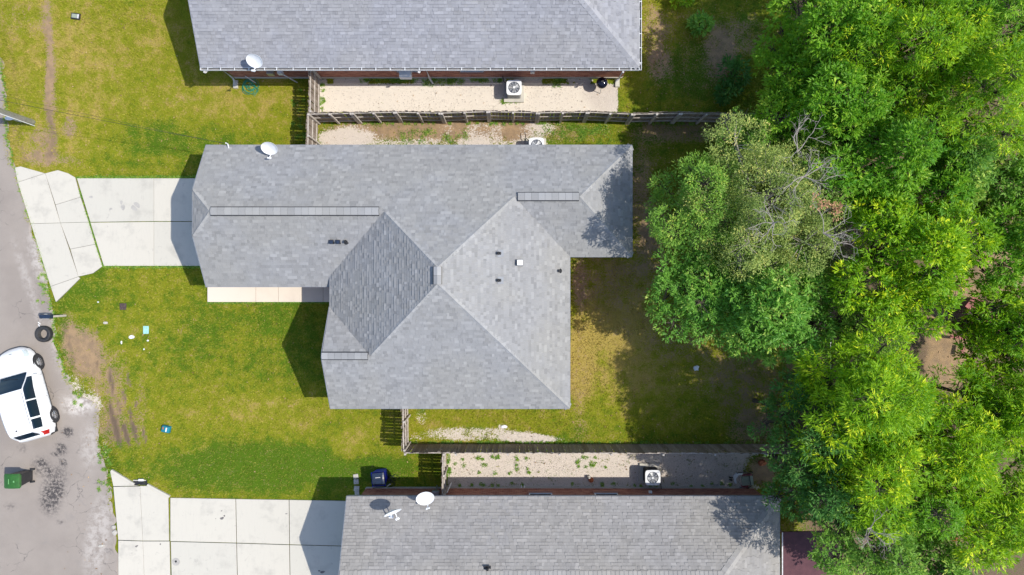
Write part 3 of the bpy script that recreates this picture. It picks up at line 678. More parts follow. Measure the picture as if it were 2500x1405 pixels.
mt = MB(); mt.box((-11.38, 10.12, 1.15), (.3, .2, .34)); mt.build('meter_box', M['metal'], h2, bevel=.02)
mt = MB(); mt.box((-10.9, 10.12, 1.2), (.22, .18, .3)); mt.tube([(-10.8, 10.05, 1.1), (-10.45, 9.98, .1)], .03); mt.build('conduit', M['white'], h2)
MB().box((.97, 10.17, 1.15), (.2, .12, .3)).build('utility_box', M['trim'], h2, bevel=.01)
MB().tube([(-12.75, 10.1, .7), (-12.5, 9.98, .05)], .02).build('drain_pipe', M['white'], h2)

# lower house
S3 = .47; rz3 = E + S3 * 2.97; yE, yR = -9.38, -12.35
h3 = thing('brick_house', 'brick house with grey shingle roof carrying two white dishes, cut by the lower frame edge', 'house', (2, -12, 0))
pl3 = [[(-7.41, yE, E), (12.0, yE, E), (9.03, yR, rz3), (-7.41, yR, rz3)], [(-7.41, yR - 2.97, E), (12.0, yR - 2.97, E), (9.03, yR, rz3), (-7.41, yR, rz3)], [(12.0, yE, E), (12.0, yR - 2.97, E), (9.03, yR, rz3)]]
rf3 = roofs(h3, pl3, (1, -9.5, 3), m='shingle_c'); caps(rf3, (11.97, yE - .03, E), (9.03, yR, rz3), drop=.3, m='shingle_c'); caps(rf3, (11.97, yR - 2.94, E), (9.03, yR, rz3), drop=.3, m='shingle_c'); caps(rf3, (-7.38, yR, rz3), (9.0, yR, rz3 + .01), drop=.4, m='shingle_c')
poly3 = [(11.75, -9.77), (-7.1, -9.77), (-7.1, -14.9), (11.75, -14.9)]; wl3 = walls_from(poly3)
H = [((11.75, -9.77), 9.85, 10.95, 1.0, 2.4), ((11.75, -9.77), 6.75, 7.85, 1.0, 2.4)]
wl3 = [(b, a) for a, b in wl3]; wl3 = [((11.75, -14.9), (11.75, -9.77)), ((11.75, -9.77), (-7.1, -9.77)), ((-7.1, -9.77), (-7.1, -14.9)), ((-7.1, -14.9), (11.75, -14.9))]
brick_wall(h3, wl3, holes=H)
for x0, x1 in ((9.85, 10.95), (6.75, 7.85)): window(h3, *wl3[1], x0, x1, 1.0, 2.4)
gable(h3, -7.18, -14.9, -9.85, yR, 2.56, rz3 - .3)
fascia(h3, [((-7.425, yE, E), (-7.425, yR, rz3)), ((-7.425, yR, rz3), (-7.425, yR - 2.97, E)), ((-7.41, yE + .015, E), (12.0, yE + .015, E)), ((12.015, yE, E), (12.015, yR - 2.97, E))], 'fascia')
MB().box((-3.6, -9.66, 1.2), (.34, .2, .3)).build('meter_box', M['metal'], h3, bevel=.02); MB().tube([(-3.6, -9.66, 1.05), (-3.65, -9.64, .1)], .03).build('conduit', M['metal'], h3)
MB().tube([(-6.05, -9.62, .3), (-5.85, -9.45, .55)], .025).build('pipe_stub', M['white'], h3); MB().box((6.55, -9.68, 1.0), (.14, .1, .14)).build('socket_box', M['white'], h3)
MB().tube([(-3.05, -9.62, 1.3), (-2.95, -9.5, .1)], .03).build('drain_pipe', M['white'], h3); MB().tube([(.6, -9.62, .55), (.6, -9.5, .5)], .02).tube([(.45, -9.62, .55), (.45, -9.5, .5)], .02).build('faucet', M['white'], h3)
gd3 = MB().box((-7.14, -12.35, 1.12), (.07, 4.2, 2.14)).build('garage_door', M['white'], h3)
for i in range(4): MB().box((-7.185, -12.35, .32 + i * .53), (.02, 4.1, .49)).build('door_panel', M['white'], gd3, bevel=.008)
f3 = lambda x, y: 2.72 + .47 * (-9.38 - y)
p = pipe_vent(rf3, on_plane(1190, 1388, f3)); MB().box(p - Vector((0, 0, .0)), (.3, .3, .012), mx=Matrix.Rotation(.44, 4, 'X')).build('flashing', M['black'], rf3)
# lean-to with maroon felt
sh = thing('lean_to', 'low maroon-roofed lean-to squeezed against the lower house wall under branches', 'lean-to', (13.3, -12.5, 0))
MB().box((13.75, -12.7, 1.95), (2.7, 3.0, .09), mx=Matrix.Rotation(R(4), 4, 'Y')).build('felt_roof', M['brownroof'], sh); MB().bar((12.37, -14.2, 2.08), (12.37, -11.2, 2.08), .05, .07).build('metal_edge', M['metal'], sh)
for x, y in ((12.5, -11.35), (15.0, -11.35), (12.5, -14.1), (15.0, -14.1)): MB().box((x, y, .92), (.1, .1, 1.84)).build('post', M['wood'], sh)

# ------------------------------------------------------------------ fences: every board a piece
BD = {}
for k in range(4):
    b = MB().box((0, 0, .92), (.138, .018, 1.82)); v = [list(p) for p in b.v]
    for p in v:
        if p[2] > 1: p[2] += (-.02, .0, .015, -.035)[k]
        p[0] *= (1, .97, 1, .94)[k]
    b.v = v; BD[k] = b.mesh('board', M['wood'], bevel=.004)
def fence(name, label, pts, side, post_sp=2.4, pitch=.146, lean=0.0, missing=0.0, group='wooden board fences round the yards', jog=.012, posts=True):
    """pts: ground path; side=+1 puts rails and posts on the left of the path"""
    p0 = Vector((*pts[0], 0)); root = thing(name, label, 'fence', tuple(p0), 0, group)
    for a, b in zip(pts[:-1], pts[1:]):
        a, b = Vector((*a, 0)) - p0, Vector((*b, 0)) - p0; d = (b - a); L = d.length; d.normalize(); o = Vector((-d.y, d.x, 0)) * side; ang = math.atan2(d.y, d.x)
        k = int(L / pitch)
        for i in range(k):
            if random.random() < missing: continue
            p = a + d * ((i + .5) * L / k) + o * random.uniform(-jog, jog) * .4
            ob = place('board', BD[random.randrange(4)], root, p, (R(random.gauss(0, .5)) + lean, R(random.gauss(0, .35)), ang))
        m = max(1, round(L / post_sp))
        for i in range(m + 1):
            p = a + d * min(L - .05, max(.05, i * L / m)) + o * .085
            MB().box((p.x, p.y, .9), (.09, .09, 1.8 + random.uniform(-.05, .06)), ang + R(random.gauss(0, 3))).build('post', M['rail'], root, world=False)
        for zz in (.28, .95, 1.66):
            for i in range(m):
                q0 = a + d * (i * L / m + .01) + o * .034 + Vector((0, 0, zz + random.uniform(-.015, .015))); q1 = a + d * ((i + 1) * L / m - .01) + o * .034 + Vector((0, 0, zz + random.uniform(-.015, .015)))
                MB().bar(q0, q1, .04, .085).build('rail', M['rail'], root, world=False)
    return root
P2 = lambda px, py: tuple(at(px, py).to_2d())
# slight wander of the long fence as in the yard
top = [P2(777, 299), P2(880, 297), P2(980, 294.5), P2(1085, 296.5), P2(1195, 293), P2(1310, 296), P2(1425, 294.5), P2(1530, 299), P2(1640, 297), P2(1760, 299), P2(1960, 300)]
fence('wooden_fence', 'long wavering grey board fence between the upper and middle yards', top, -1, 1.15, .144)
fence('wooden_fence', 'short board fence from the upper house wall down to the long wavering fence', [P2(780, 298), P2(781, 192)], -1, 2.1, .143)
fence('wooden_fence', 'short board fence from the long wavering fence down to the middle house', [P2(774, 404), P2(776, 300)], -1, 1.2, .144)
fence('wooden_fence', 'long straight board fence between middle yard and lower gravel strip', [P2(1000, 1084), P2(1960, 1085)], -1, 2.4, .141)
fence('wooden_fence', 'sagging short board fence dividing the front lawn from the middle house back yard', [P2(997, 1082), P2(995, 945)], -1, 1.3, .145, missing=.03, jog=.05)
fence('wooden_fence', 'short board fence joining the straight long fence to the lower house meter', [P2(1088, 1190), P2(1088, 1086)], -1, 1.0, .145)
# chain-link back fence glimpsed under the trees
cf = thing('wire_fence', 'dark wire back fence running under the tree canopy', 'fence', (14.8, -2, 0))
for i in range(8): MB().cyl((14.9, -6 + i * 1.6, 0), (14.9, -6 + i * 1.6, 1.4), .03, n=8).build('post', M['metal'], cf)
wm = MB()
for i in range(74): wm.tube([(14.9, -6 + i * .15, .05), (14.9, -6 + i * .15 + .3, 1.36)], .005, 3, False); wm.tube([(14.9, -6 + i * .15 + .3, .05), (14.9, -6 + i * .15, 1.36)], .005, 3, False)
wm.build('mesh_wire', M['metal'], cf)['kind'] = 'stuff'; MB().tube([(14.9, -6, 1.4), (14.9, 5.2, 1.4)], .022, 6).build('top_rail', M['metal'], cf)

# ------------------------------------------------------------------ satellite dishes
def dish(label, foot, head, facing, el, size=.4):
    """foot: mast foot on the roof, head: bowl centre, facing: compass vector, el: tilt above horizontal"""
    foot, head = Vector(foot), Vector(head); root = thing('satellite_dish', label, 'satellite dish', tuple(foot), 0, 'white satellite dishes on the roofs')
    f = Vector((facing[0], facing[1], 0)).normalized(); nrm = (f * math.cos(R(el)) + Vector((0, 0, math.sin(R(el))))).normalized()
    MX = nrm.to_track_quat('Z', 'Y').to_matrix().to_4x4()
    prof = [(0.001, 0), (.12, .008), (.24, .032), (.34, .065), (size, .092), (size + .006, .098), (size + .002, .105), (.34, .082), (.24, .048), (.12, .022), (0.001, .012)]
    MB().lathe(prof, head, 30, 1.0, .88, MX).build('bowl', M['white'], root, smooth=True)
    low = head - Vector((MX.col[1][0], MX.col[1][1], MX.col[1][2])) * (size * .86 * (1 if MX.col[1][2] > 0 else -1)); tip = low + nrm * .42 - Vector((0, 0, .06))
    MB().tube([low, tip], .022, 6).build('feed_arm', M['white'], root)
    l_ = MB(); s = nrm.cross(Vector((0, 0, 1))).normalized()
    for q in (-1, 0, 1): l_.cyl(tip + s * q * .06, tip + s * q * .06 - nrm * .09 + Vector((0, 0, .04)), .034, n=10)
    l_.build('receiver', M['white'], root)
    MB().tube([foot, foot + Vector((0, 0, .12)), head - nrm * .02], .025, 8).build('mast', M['white'], root); MB().box(foot + Vector((0, 0, .02)), (.2, .12, .03)).build('foot_plate', M['white'], root)
dish('white dish on the upper house roof near its front gutter', at(630, 158, 2.95), at(623, 147, 3.4), (-.15, -1), 47, .36)
dish('white dish at the top edge of the middle house roof', at(662, 368, 2.95), at(659, 360, 3.4), (-.05, -1), 47, .36)
dish('round white dish overhanging the brick wall and fence end at the lower house eave', at(1038, 1229, 2.95), at(1038, 1214, 3.4), (.15, -.5), 66)
dish('white dish seen edge-on with its own round shadow on the lower house roof', at(955, 1262, 3.3), at(957, 1247, 3.85), (.45, -1), 22)

# ------------------------------------------------------------------ condensers
def condenser(label, c0, rz=0.0, side='metal'):
    root = thing('condenser_unit', label, 'air conditioner', (c0[0], c0[1], 0), rz, 'outdoor condenser units beside the houses')
    MB().box((0, 0, .04), (.98, .98, .12)).build('pad', M['concrete'], root, world=False, bevel=.01)
    MB().box((0, 0, .44), (.62, .62, .66)).build('cabinet', M['black' if side != 'metal' else 'fascia'], root, world=False, bevel=.05)
    for s in range(9):
        b = MB(); z = .15 + s * .072
        for dx, dy, sx, sy in ((0, .325, .6, .015), (0, -.325, .6, .015), (.325, 0, .015, .6), (-.325, 0, .015, .6)): b.box((dx, dy, z), (sx, sy, .03))
        b.build('louvre', M['black' if side != 'metal' else 'metal'], root, world=False)
    # top: rounded square frame with a round opening
    n_ = 40; vs = []
    def sq(a, h=.36):
        c_, s_ = math.cos(a), math.sin(a); q = (abs(c_) ** 6 + abs(s_) ** 6) ** (-1 / 6); return h * q * c_, h * q * s_
    for k in range(n_):
        a = 2 * math.pi * k / n_; x, y = sq(a); vs += [(x, y, .77), (x, y, .845), (.275 * math.cos(a), .275 * math.sin(a), .85), (.275 * math.cos(a), .275 * math.sin(a), .79)]
    fs = []
    for k in range(n_):
        a, b = 4 * k, 4 * ((k + 1) % n_)
        for j in range(3): fs.append((a + j, b + j, b + j + 1, a + j + 1))
    MB().add(vs, fs).build('top_frame', M['white'], root, world=False, smooth=True)
    MB().cyl((0, 0, .772), (0, 0, .776), .3, n=30).build('well', M['navy'], root, world=False)
    fan = MB()
    for k in range(3):
        a0 = k * 2.094 + random.random(); vs = []
        for j in range(5):
            a = a0 + j * .19; vs += [(.06 * math.cos(a), .06 * math.sin(a), .785 + j * .006), (.24 * math.cos(a), .24 * math.sin(a), .785 + j * .006)]
        fan.add(vs, [(2 * j, 2 * j + 1, 2 * j + 3, 2 * j + 2) for j in range(4)])
    fan.build('fan_blades', M['metal'], root, world=False)
    g = MB()
    for k in range(10):
        a = 2 * math.pi * k / 10; g.tube([(.05 * math.cos(a), .05 * math.sin(a), .862), (.285 * math.cos(a), .285 * math.sin(a), .856)], .006, 4)
    for rr in (.12, .17, .22): g.tube([(rr * math.cos(2 * math.pi * k / 24), rr * math.sin(2 * math.pi * k / 24), .858) for k in range(25)], .004, 4, False)
    g.build('grille', M['white'], root, world=False); MB().cyl((0, 0, .85), (0, 0, .873), .06, n=16).build('hub', M['white'], root, world=False)
    MB().tube([(-.32, .3, .35), (-.5, .45, .3), (-.55, .75, .25)] if rz == 0 else [(-.32, .3, .35), (-.5, .5, .3), (-.55, .8, .25)], .02, 6).build('line_set', M['black'], root, world=False)
    return root
c_ = at(1255, 214, .85); condenser('white-topped condenser on the pale strip by the upper house', (c_.x, c_.y))
c_ = at(1310, 355, .85); condenser('condenser half hidden by the middle house eave', (c_.x, c_.y))
c_ = at(1594, 1167, .85); condenser('dark-sided condenser on the lower gravel strip', (c_.x, c_.y), math.pi, 'black')

# ------------------------------------------------------------------ kettle grill
c_ = at(1470, 202, .75); g = thing('kettle_grill', 'glossy black kettle barbecue by the upper house corner', 'barbecue', (c_.x, c_.y, 0))
MB().lathe([(.001, .92), (.1, .91), (.2, .86), (.255, .78), (.265, .72), (.27, .70)], (0, 0, 0), 28).build('lid', M['enamel'], g, world=False, smooth=True)
MB().lathe([(.27, .695), (.26, .62), (.2, .52), (.1, .47), (.001, .46)], (0, 0, 0), 28).build('bowl', M['enamel'], g, world=False, smooth=True)
for k in range(3):
    a = k * 2.094 + .5; MB().tube([(.16 * math.cos(a), .16 * math.sin(a), .52), (.32 * math.cos(a), .32 * math.sin(a), 0)], .014, 6).build('leg', M['metal'], g, world=False)
MB().tube([(-.06, 0, .91), (-.05, 0, .96), (.05, 0, .96), (.06, 0, .91)], .012, 6).build('handle', M['metal'], g, world=False); MB().cyl((.14, .1, .875), (.15, .11, .89), .04, n=12).build('air_vent', M['metal'], g, world=False)

# ------------------------------------------------------------------ wheelie bins
def bin_(label, base, rz, lid_m, body_m, h=1.0, lidc=None):
    root = thing('wheelie_bin', label, 'bin', (base[0], base[1], 0), rz)
    b = MB(); prof = [(.235, .24, .02), (.24, .25, .12), (.30, .31, h - .08), (.325, .335, h - .06), (.325, .335, h)]
    vs = []; 
    for hx, hy, z in prof:
        for x, y in ((-hx, -hy), (hx, -hy), (hx, hy), (-hx, hy)): vs.append((x, y, z))
    fs = [(4 * i + j, 4 * i + (j + 1) % 4, 4 * i + 4 + (j + 1) % 4, 4 * i + 4 + j) for i in range(len(prof) - 1) for j in range(4)] + [(3, 2, 1, 0)]
    b.add(vs, fs).build('body', M[body_m], root, world=False, bevel=.018)
    l_ = MB(); n_ = 7; vs = []
    for i in range(n_):
        y = -.36 + .72 * i / (n_ - 1); z = h + .015 + .07 * math.sin(math.pi * min(1, (i + .4) / (n_ - .4)))
        vs += [(-.345, y, z - .03), (-.26, y, z + .0), (.26, y, z + .0), (.345, y, z - .03)]
    fs = [(4 * i + j, 4 * i + j + 1, 4 * i + j + 5, 4 * i + j + 4) for i in range(n_ - 1) for j in range(3)]
    vs += [(-.345, -.36, h - .04), (.345, -.36, h - .04), (-.345, .36, h - .04), (.345, .36, h - .04)]; q = 4 * n_; e = 4 * (n_ - 1)
    fs += [(q, q + 1, 3, 2, 1, 0), (q + 3, q + 2, e, e + 1, e + 2, e + 3), (q + 2, q, *[4 * i for i in range(n_)]), (q + 1, q + 3, *[4 * i + 3 for i in range(n_ - 1, -1, -1)])]
    l_.add(vs, fs).build('lid', M[lid_m], root, world=False, bevel=.01).scale = (.84, .84, 1) if lid_m == 'navy' else (1, 1, 1)
    for dx, dy, sx, sy in ((0, -.1, .24, .025), (.0, .14, .08, .06)) if lid_m != 'navy' else ((0, -.1, .24, .03),): MB().box((dx, dy, h + .093), (sx, sy, .012)).build('lid_rib', M['lidrib' if lid_m != 'navy' else 'trim'], root, world=False)
    MB().cyl((-.3, .4, h - .02), (.3, .4, h - .02), .018, n=8).build('handle', M[lid_m], root, world=False)
    for s in (-1, 1):
        w_ = MB().cyl((s * .27, .28, .11), (s * .33, .28, .11), .11, n=18).build('wheel', M['rubber'], root, world=False)
    return root
M['lidrib'] = simple('pale_green_plastic', (.2, .45, .18), (.16, .38, .15), 8, .4)
bin_('green-lidded dark wheelie bin standing in the road', (-23.62, -9.15), -math.pi / 2, 'green_plastic', 'black', 1.08)
b = bin_('bright blue wheelie bin with dark lid against the lower brick wall', (-6.33, -9.08), math.pi + R(5), 'navy', 'blue_plastic', 1.0)

# ------------------------------------------------------------------ loose tyre, mailbox, litter
t = thing('loose_tyre', 'bare black tyre lying flat on the road above the car', 'tyre', (-22.75, -2.26, 0))
prof = [(.235, .02), (.33, .0), (.37, .03), (.385, .12), (.385, .17), (.37, .25), (.33, .28), (.235, .26), (.225, .25), (.3, .225), (.345, .2), (.345, .08), (.3, .055), (.225, .03)]
MB().lathe(prof, (0, 0, .005), 36, close=True).build('tread', M['rubber'], t, world=False, smooth=True)
tr = MB()
for k in range(40):
    a = 2 * math.pi * k / 40; tr.box((.386 * math.cos(a), .386 * math.sin(a), .145), (.012, .035, .2), a + .3)
tr.build('tread_blocks', M['rubber'], t, world=False)['kind'] = 'stuff'
mbx = thing('mailbox', 'black mailbox on a post leaning over the road edge', 'mailbox', (*at(160, 771).to_2d(), 0))
MB().box((0, 0, .5), (.09, .09, 1.0)).build('post', M['rail'], mbx, world=False); MB().box((-.12, 0, 1.02), (.3, .12, .04)).build('shelf', M['white'], mbx, world=False)
vs = []; 
for x in (-.42, .1):
    for k in range(9): a = math.pi * k / 8; vs.append((x, .1 * math.cos(a), 1.16 + .1 * math.sin(a)))
    vs += [(x, -.1, 1.04), (x, .1, 1.04)]
MB().add(vs, [tuple(range(10, -1, -1)), tuple(range(11, 22))] + [(i, (i + 1) % 11, 11 + (i + 1) % 11, 11 + i) for i in range(11)]).build('box_shell', M['navy'], mbx, world=False)
MB().box((-.15, .115, 1.2), (.14, .012, .05)).build('flag', M['white'], mbx, world=False); MB().box((-.2, -.104, 1.12), (.3, .008, .05)).build('number_strip', M['white'], mbx, world=False)

up = thing('utility_pole', 'pale metal utility pole at the upper left edge carrying the wires', 'pole', (*at(80, 299).to_2d(), 0))
MB().cyl((0, 0, 0), (0, 0, 7.6), .14, .1, 16).build('shaft', M['metal'], up, world=False, smooth=True); MB().box((0, 0, 7.2), (.12, 1.6, .12)).build('crossarm', M['rail'], up, world=False)
for y in (-.7, 0, .7): MB().lathe([(.03, 0), (.05, .02), (.03, .05), (.05, .08), (.02, .12)], (0, y, 7.26), 10).build('insulator', M['white'], up, world=False)
MB().cyl((.1, -.18, 0), (.02, -.12, 3.2), .018, n=8).build('conduit', M['white'], up, world=False)
rm = thing('road_marker', 'small oval white marker on a thin stake in the pole shadow', 'marker', (*at(52, 299).to_2d(), 0))
MB().cyl((0, 0, 0), (0, 0, .75), .015, n=8).build('stake', M['white'], rm, world=False); MB().lathe([(.001, .05), (.12, .04), (.17, 0), (.12, -.03), (.001, -.04)], (0, 0, .8), 18, 1.3, .6).build('cap', M['white'], rm, world=False, smooth=True)
att = at(556, 352, 2.9)
for i, (dy, r_) in enumerate(((0.0, .008), (.35, .005))):
    a = at(80, 299).to_2d(); A = Vector((a.x, a.y + dy, 6.2 - i * .7)); pts = []
    # wire runs from the pole down to the house eave, with sag
    for k in range(25):
        f = k / 24; p = A.lerp(Vector((att.x - i * .1, att.y, att.z + .1)), f); p.z -= .35 * 4 * f * (1 - f); pts.append(p)
    tag(MB().tube(pts, r_, 4).build('service_wire', M['black']), ('thick' if i == 0 else 'thin') + ' black service wire from the pole to the middle house eave', 'wire', 'overhead wires')
MB().tube([att - Vector((0, .3, .2)), att, att + Vector((0, 0, .2))], .03, 6).build('service_mast', M['white'], h1)

def litter(name, label, cat, px, py, w_, d_, m, h=.02, rot=0.0, lump=.25, n_=9):
    p = at(px, py); vs = []
    for k in range(n_):
        a = 2 * math.pi * k / n_; q = 1 - lump * random.random(); vs.append((w_ / 2 * q * math.cos(a), d_ / 2 * q * math.sin(a), 0))
    n0 = len(vs); vs += [(x * .86, y * .86, h * (.6 + .6 * random.random())) for x, y, _ in vs]; vs.append((0, 0, h * 1.15))
    fs = [(k, (k + 1) % n0, n0 + (k + 1) % n0, n0 + k) for k in range(n0)] + [(n0 + k, n0 + (k + 1) % n0, 2 * n0) for k in range(n0)]
    o = MB().add(vs, fs).build(name, m); o.location = (p.x, p.y, .004); o.rotation_euler = (0, 0, rot); return tag(o, label, cat)
M['paper'] = simple('paper', (.78, .8, .82), (.7, .72, .75), 8, .7); M['aqua'] = simple('aqua_sheet', (.36, .66, .62), (.3, .6, .56), 6, .6)
o = MB().box((0, 0, .015), (.27, .38, .02)).build('plastic_sheet', M['aqua'], bevel=.006); o.location = (*at(357, 806).to_2d(), .01); tag(o, 'flat aqua rectangle of plastic lying on the front lawn', 'sheet')
litter('paper_scrap', 'crumpled whitish paper left of the aqua sheet on the lawn', 'litter', 321, 823, .34, .22, M['paper'], .05)
litter('paper_scrap', 'tiny white scrap just below the aqua sheet', 'litter', 361, 832, .13, .1, M['paper'], .03)
litter('paper_scrap', 'small white scrap low on the lawn right of the bare dirt', 'litter', 352, 853, .08, .1, M['paper'], .03)
litter('paper_scrap', 'narrow white scrap at the top of the wheel ruts', 'litter', 297, 837, .09, .2, M['paper'], .03)
litter('flat_stone', 'flat tan stone on the lawn between mailbox and aqua sheet', 'stone', 258, 789, .3, .16, M['stone'], .05)
litter('paper_scrap', 'white scrap on the lawn near the drain cover', 'litter', 240, 738, .11, .09, M['paper'], .03)
litter('plastic_bag', 'torn white plastic bag on the shaded back lawn', 'litter', 1700, 899, .34, .44, M['paper'], .08, .5, .5)
litter('stone_chunk', 'pale broken concrete chunk touching the lower drive edge', 'stone', 278, 1287, .26, .24, M['stone'], .06); litter('stone_chunk', 'larger pale broken chunk below the other at the lower drive edge', 'stone', 281, 1301, .28, .34, M['stone'], .06)
litter('stone_chunk', 'grey asphalt lump on the road near the lower drive', 'stone', 248, 1333, .42, .18, M['stone'], .05, .2)
litter('flat_stone', 'white stone patch in the middle back yard grass', 'stone', 1231, 1042, .36, .2, M['paper'], .03)
litter('rusty_plate', 'small rusty-red heap of debris beside the tree canopy edge', 'debris', 1443, 1172, .3, .3, M['orange'], .14)
litter('stone_chunk', 'pale stone sitting on the rusty heap by the lower wall', 'stone', 1437, 1163, .2, .18, M['stone'], .22)
litter('soil_mound', 'small orange earth mound at the end of the lower gravel strip', 'mound', 1860, 1130, .5, .4, M['orange'], .12)
M['drain'] = simple('rusty_iron', (.12, .08, .08), (.07, .05, .05), 20, .7, .3, bump=.6)
o = MB().box((0, 0, .01), (.32, .32, .04)).build('drain_cover', M['drain'], bevel=.02); o.location = (*at(301, 749).to_2d(), .01); tag(o, 'square rusty drain cover in the front lawn', 'drain cover')
o = thing('meter_cover', 'black-framed water meter cover in the upper lawn', 'meter cover', (*at(186, 41).to_2d(), 0), R(-8))
MB().box((0, 0, .03), (.44, .3, .08)).build('frame', M['black'], o, world=False, bevel=.02); MB().box((-.04, 0, .075), (.26, .19, .02)).build('lid', M['beige'], o, world=False); MB().box((.14, 0, .078), (.07, .2, .02)).build('glass_strip', M['trim'], o, world=False)
o = thing('drive_cleanout', 'round grey cleanout cap set in the lower drive', 'cover', (*at(431, 1371).to_2d(), .056))
MB().cyl((0, 0, 0), (0, 0, .008), .19, n=26).build('collar', M['stain'], o, world=False); MB().cyl((0, .02, .008), (0, .02, .02), .05, n=16).build('cap', M['black'], o, world=False)
o = thing('lawn_toy', 'teal plastic toy box with white strip on the front lawn', 'toy', (*at(408, 1047).to_2d(), 0), R(-12))
MB().box((0, 0, .1), (.44, .36, .2), taper=.86).build('tub', M['teal'], o, world=False, bevel=.05); MB().box((.06, 0, .21), (.06, .2, .015)).build('strip', M['white'], o, world=False); MB().box((-.1, .04, .212), (.05, .12, .012)).build('latch', M['orange'], o, world=False)
o = thing('storm_drain', 'dark kerb drain opening at the flared mouth of the lower drive', 'drain', (*at(343, 1181).to_2d(), 0))
MB().box((0, .05, .01), (.66, .22, .06)).build('grate', M['black'], o, world=False); MB().box((-.02, .17, .05), (.62, .04, .05)).build('lip', M['concrete'], o, world=False); MB().box((.08, .2, .1), (.24, .1, .05)).build('marker_plate', M['white'], o, world=False)
for i, (px, py, w_, h_) in enumerate(((869, 1163, .24, .22), (870, 1176, .24, .24), (871, 1193, .26, .26), (872, 1205, .22, .24))):
    o = MB().box((0, 0, .025), (w_, h_, .05)).build('stepping_stone', M['stone'], bevel=.015); o.location = (*at(px, py).to_2d(), .0); o.rotation_euler = (0, 0, R((10, 3, -4, 2)[i]))
    tag(o, ('cream stepping stone farthest from the lower house, in sunlight', 'stepping stone just inside the lower house shadow', 'largest of the stepping stones, third out from the lawn', 'stepping stone nearest the lower house wall')[i], 'stepping stone', 'stepping stones by the blue bin')
for a, b_, lb in (((93, 787), (99, 792), 'short white stick on the road farther from the tyre'), ((94, 792), (97, 799), 'short white stick on the road touching the tyre')):
    tag(MB().bar(at(*a, .02), at(*b_, .02), .035, .02).build('stick', M['paper']), lb, 'stick')

# hoses
def hose(name, label, px, py, m, loops, r, tail, seed, rad=.011):
    rnd = random.Random(seed); c0 = at(px, py); pts = []
    for k in range(loops * 18):
        a = 2 * math.pi * k / 18; lp = k // 18; rr = r * (.72 + .38 * math.sin(lp * 2.3 + seed)) * (1 + .08 * math.sin(3 * a + lp))
        pts.append(c0 + Vector((rr * math.cos(a) + .10 * math.sin(lp * 1.7), rr * .92 * math.sin(a) + .1 * math.cos(lp * 2.1), .02 + .012 * lp + .01 * rnd.random())))
    for t_ in tail: pts.append(at(*t_, .02))
    tag(MB().tube(pts, rad, 6).build(name, m, smooth=True), label, 'hose')
hose('garden_hose', 'tangled green garden hose coiled below the upper house wall', 612, 211, M['hose_green'], 8, .36, [(628, 222), (624, 232), (621, 236), (619, 222)], 3)
hose('garden_hose', 'black hose coiled beside the blue bin', 946, 1172, M['hose_black'], 7, .3, [(965, 1158), (974, 1163), (976, 1170)], 5, .012)

# child seat / buggy lying in the lower gravel strip
bg_ = thing('child_stroller', 'overturned stroller with red fabric and a pale green seat back by the lower wall', 'stroller', (*at(1805, 1168).to_2d(), 0), R(-8))
def pad(pts, z0, z1, name, m, bv=.02): MB().prism(pts, z0, z1).build(name, M[m], bg_, world=False, bevel=bv)
pad([(-.05, .16), (.42, .26), (.52, -.14), (.06, -.26)], .3, .42, 'seat_back', 'beige', .03); pad([(.30, .27), (.46, .3), (.56, -.12), (.42, -.16)], .425, .46, 'head_pad', 'beige', .012)
pad([(-.42, .12), (-.3, .3), (.05, .36), (.02, .26), (-.18, .2), (-.26, .02), (-.18, -.22), (-.3, -.2)], .22, .34, 'white_hood', 'white', .03)
pad([(.02, .26), (.45, .38), (.5, .3), (.02, .19)], .2, .32, 'side_fabric', 'redfabric'); pad([(.05, -.28), (.42, -.24), (.36, -.36), (.1, -.37)], .15, .28, 'side_fabric', 'redfabric')
MB().tube([(-.42, -.05, .1), (-.25, .32, .36), (.1, .42, .38), (.48, .36, .3), (.58, -.1, .34), (.45, -.34, .2), (.0, -.38, .2)], .018, 7).build('tubular_frame', M['black'], bg_, world=False)
MB().tube([(.3, .28, .47), (.42, -.16, .47)], .016, 6).build('strap', M['black'], bg_, world=False)
for x, y in ((-.46, .0), (-.44, -.12), (.5, .4), (.42, -.4)):
    MB().lathe([(.05, -.02), (.085, -.02), (.09, 0), (.085, .02), (.05, .02)], (x, y, .09), 14, mx=Matrix.Rotation(R(90), 4, 'X')).build('wheel', M['rubber'], bg_, world=False, smooth=True)
# plank against the wall
tag(MB().bar(at(1735, 1186, .04), at(1772, 1187, .04), .1, .04).build('plank', M['rail']), 'weathered plank lying against the lower house wall', 'plank')

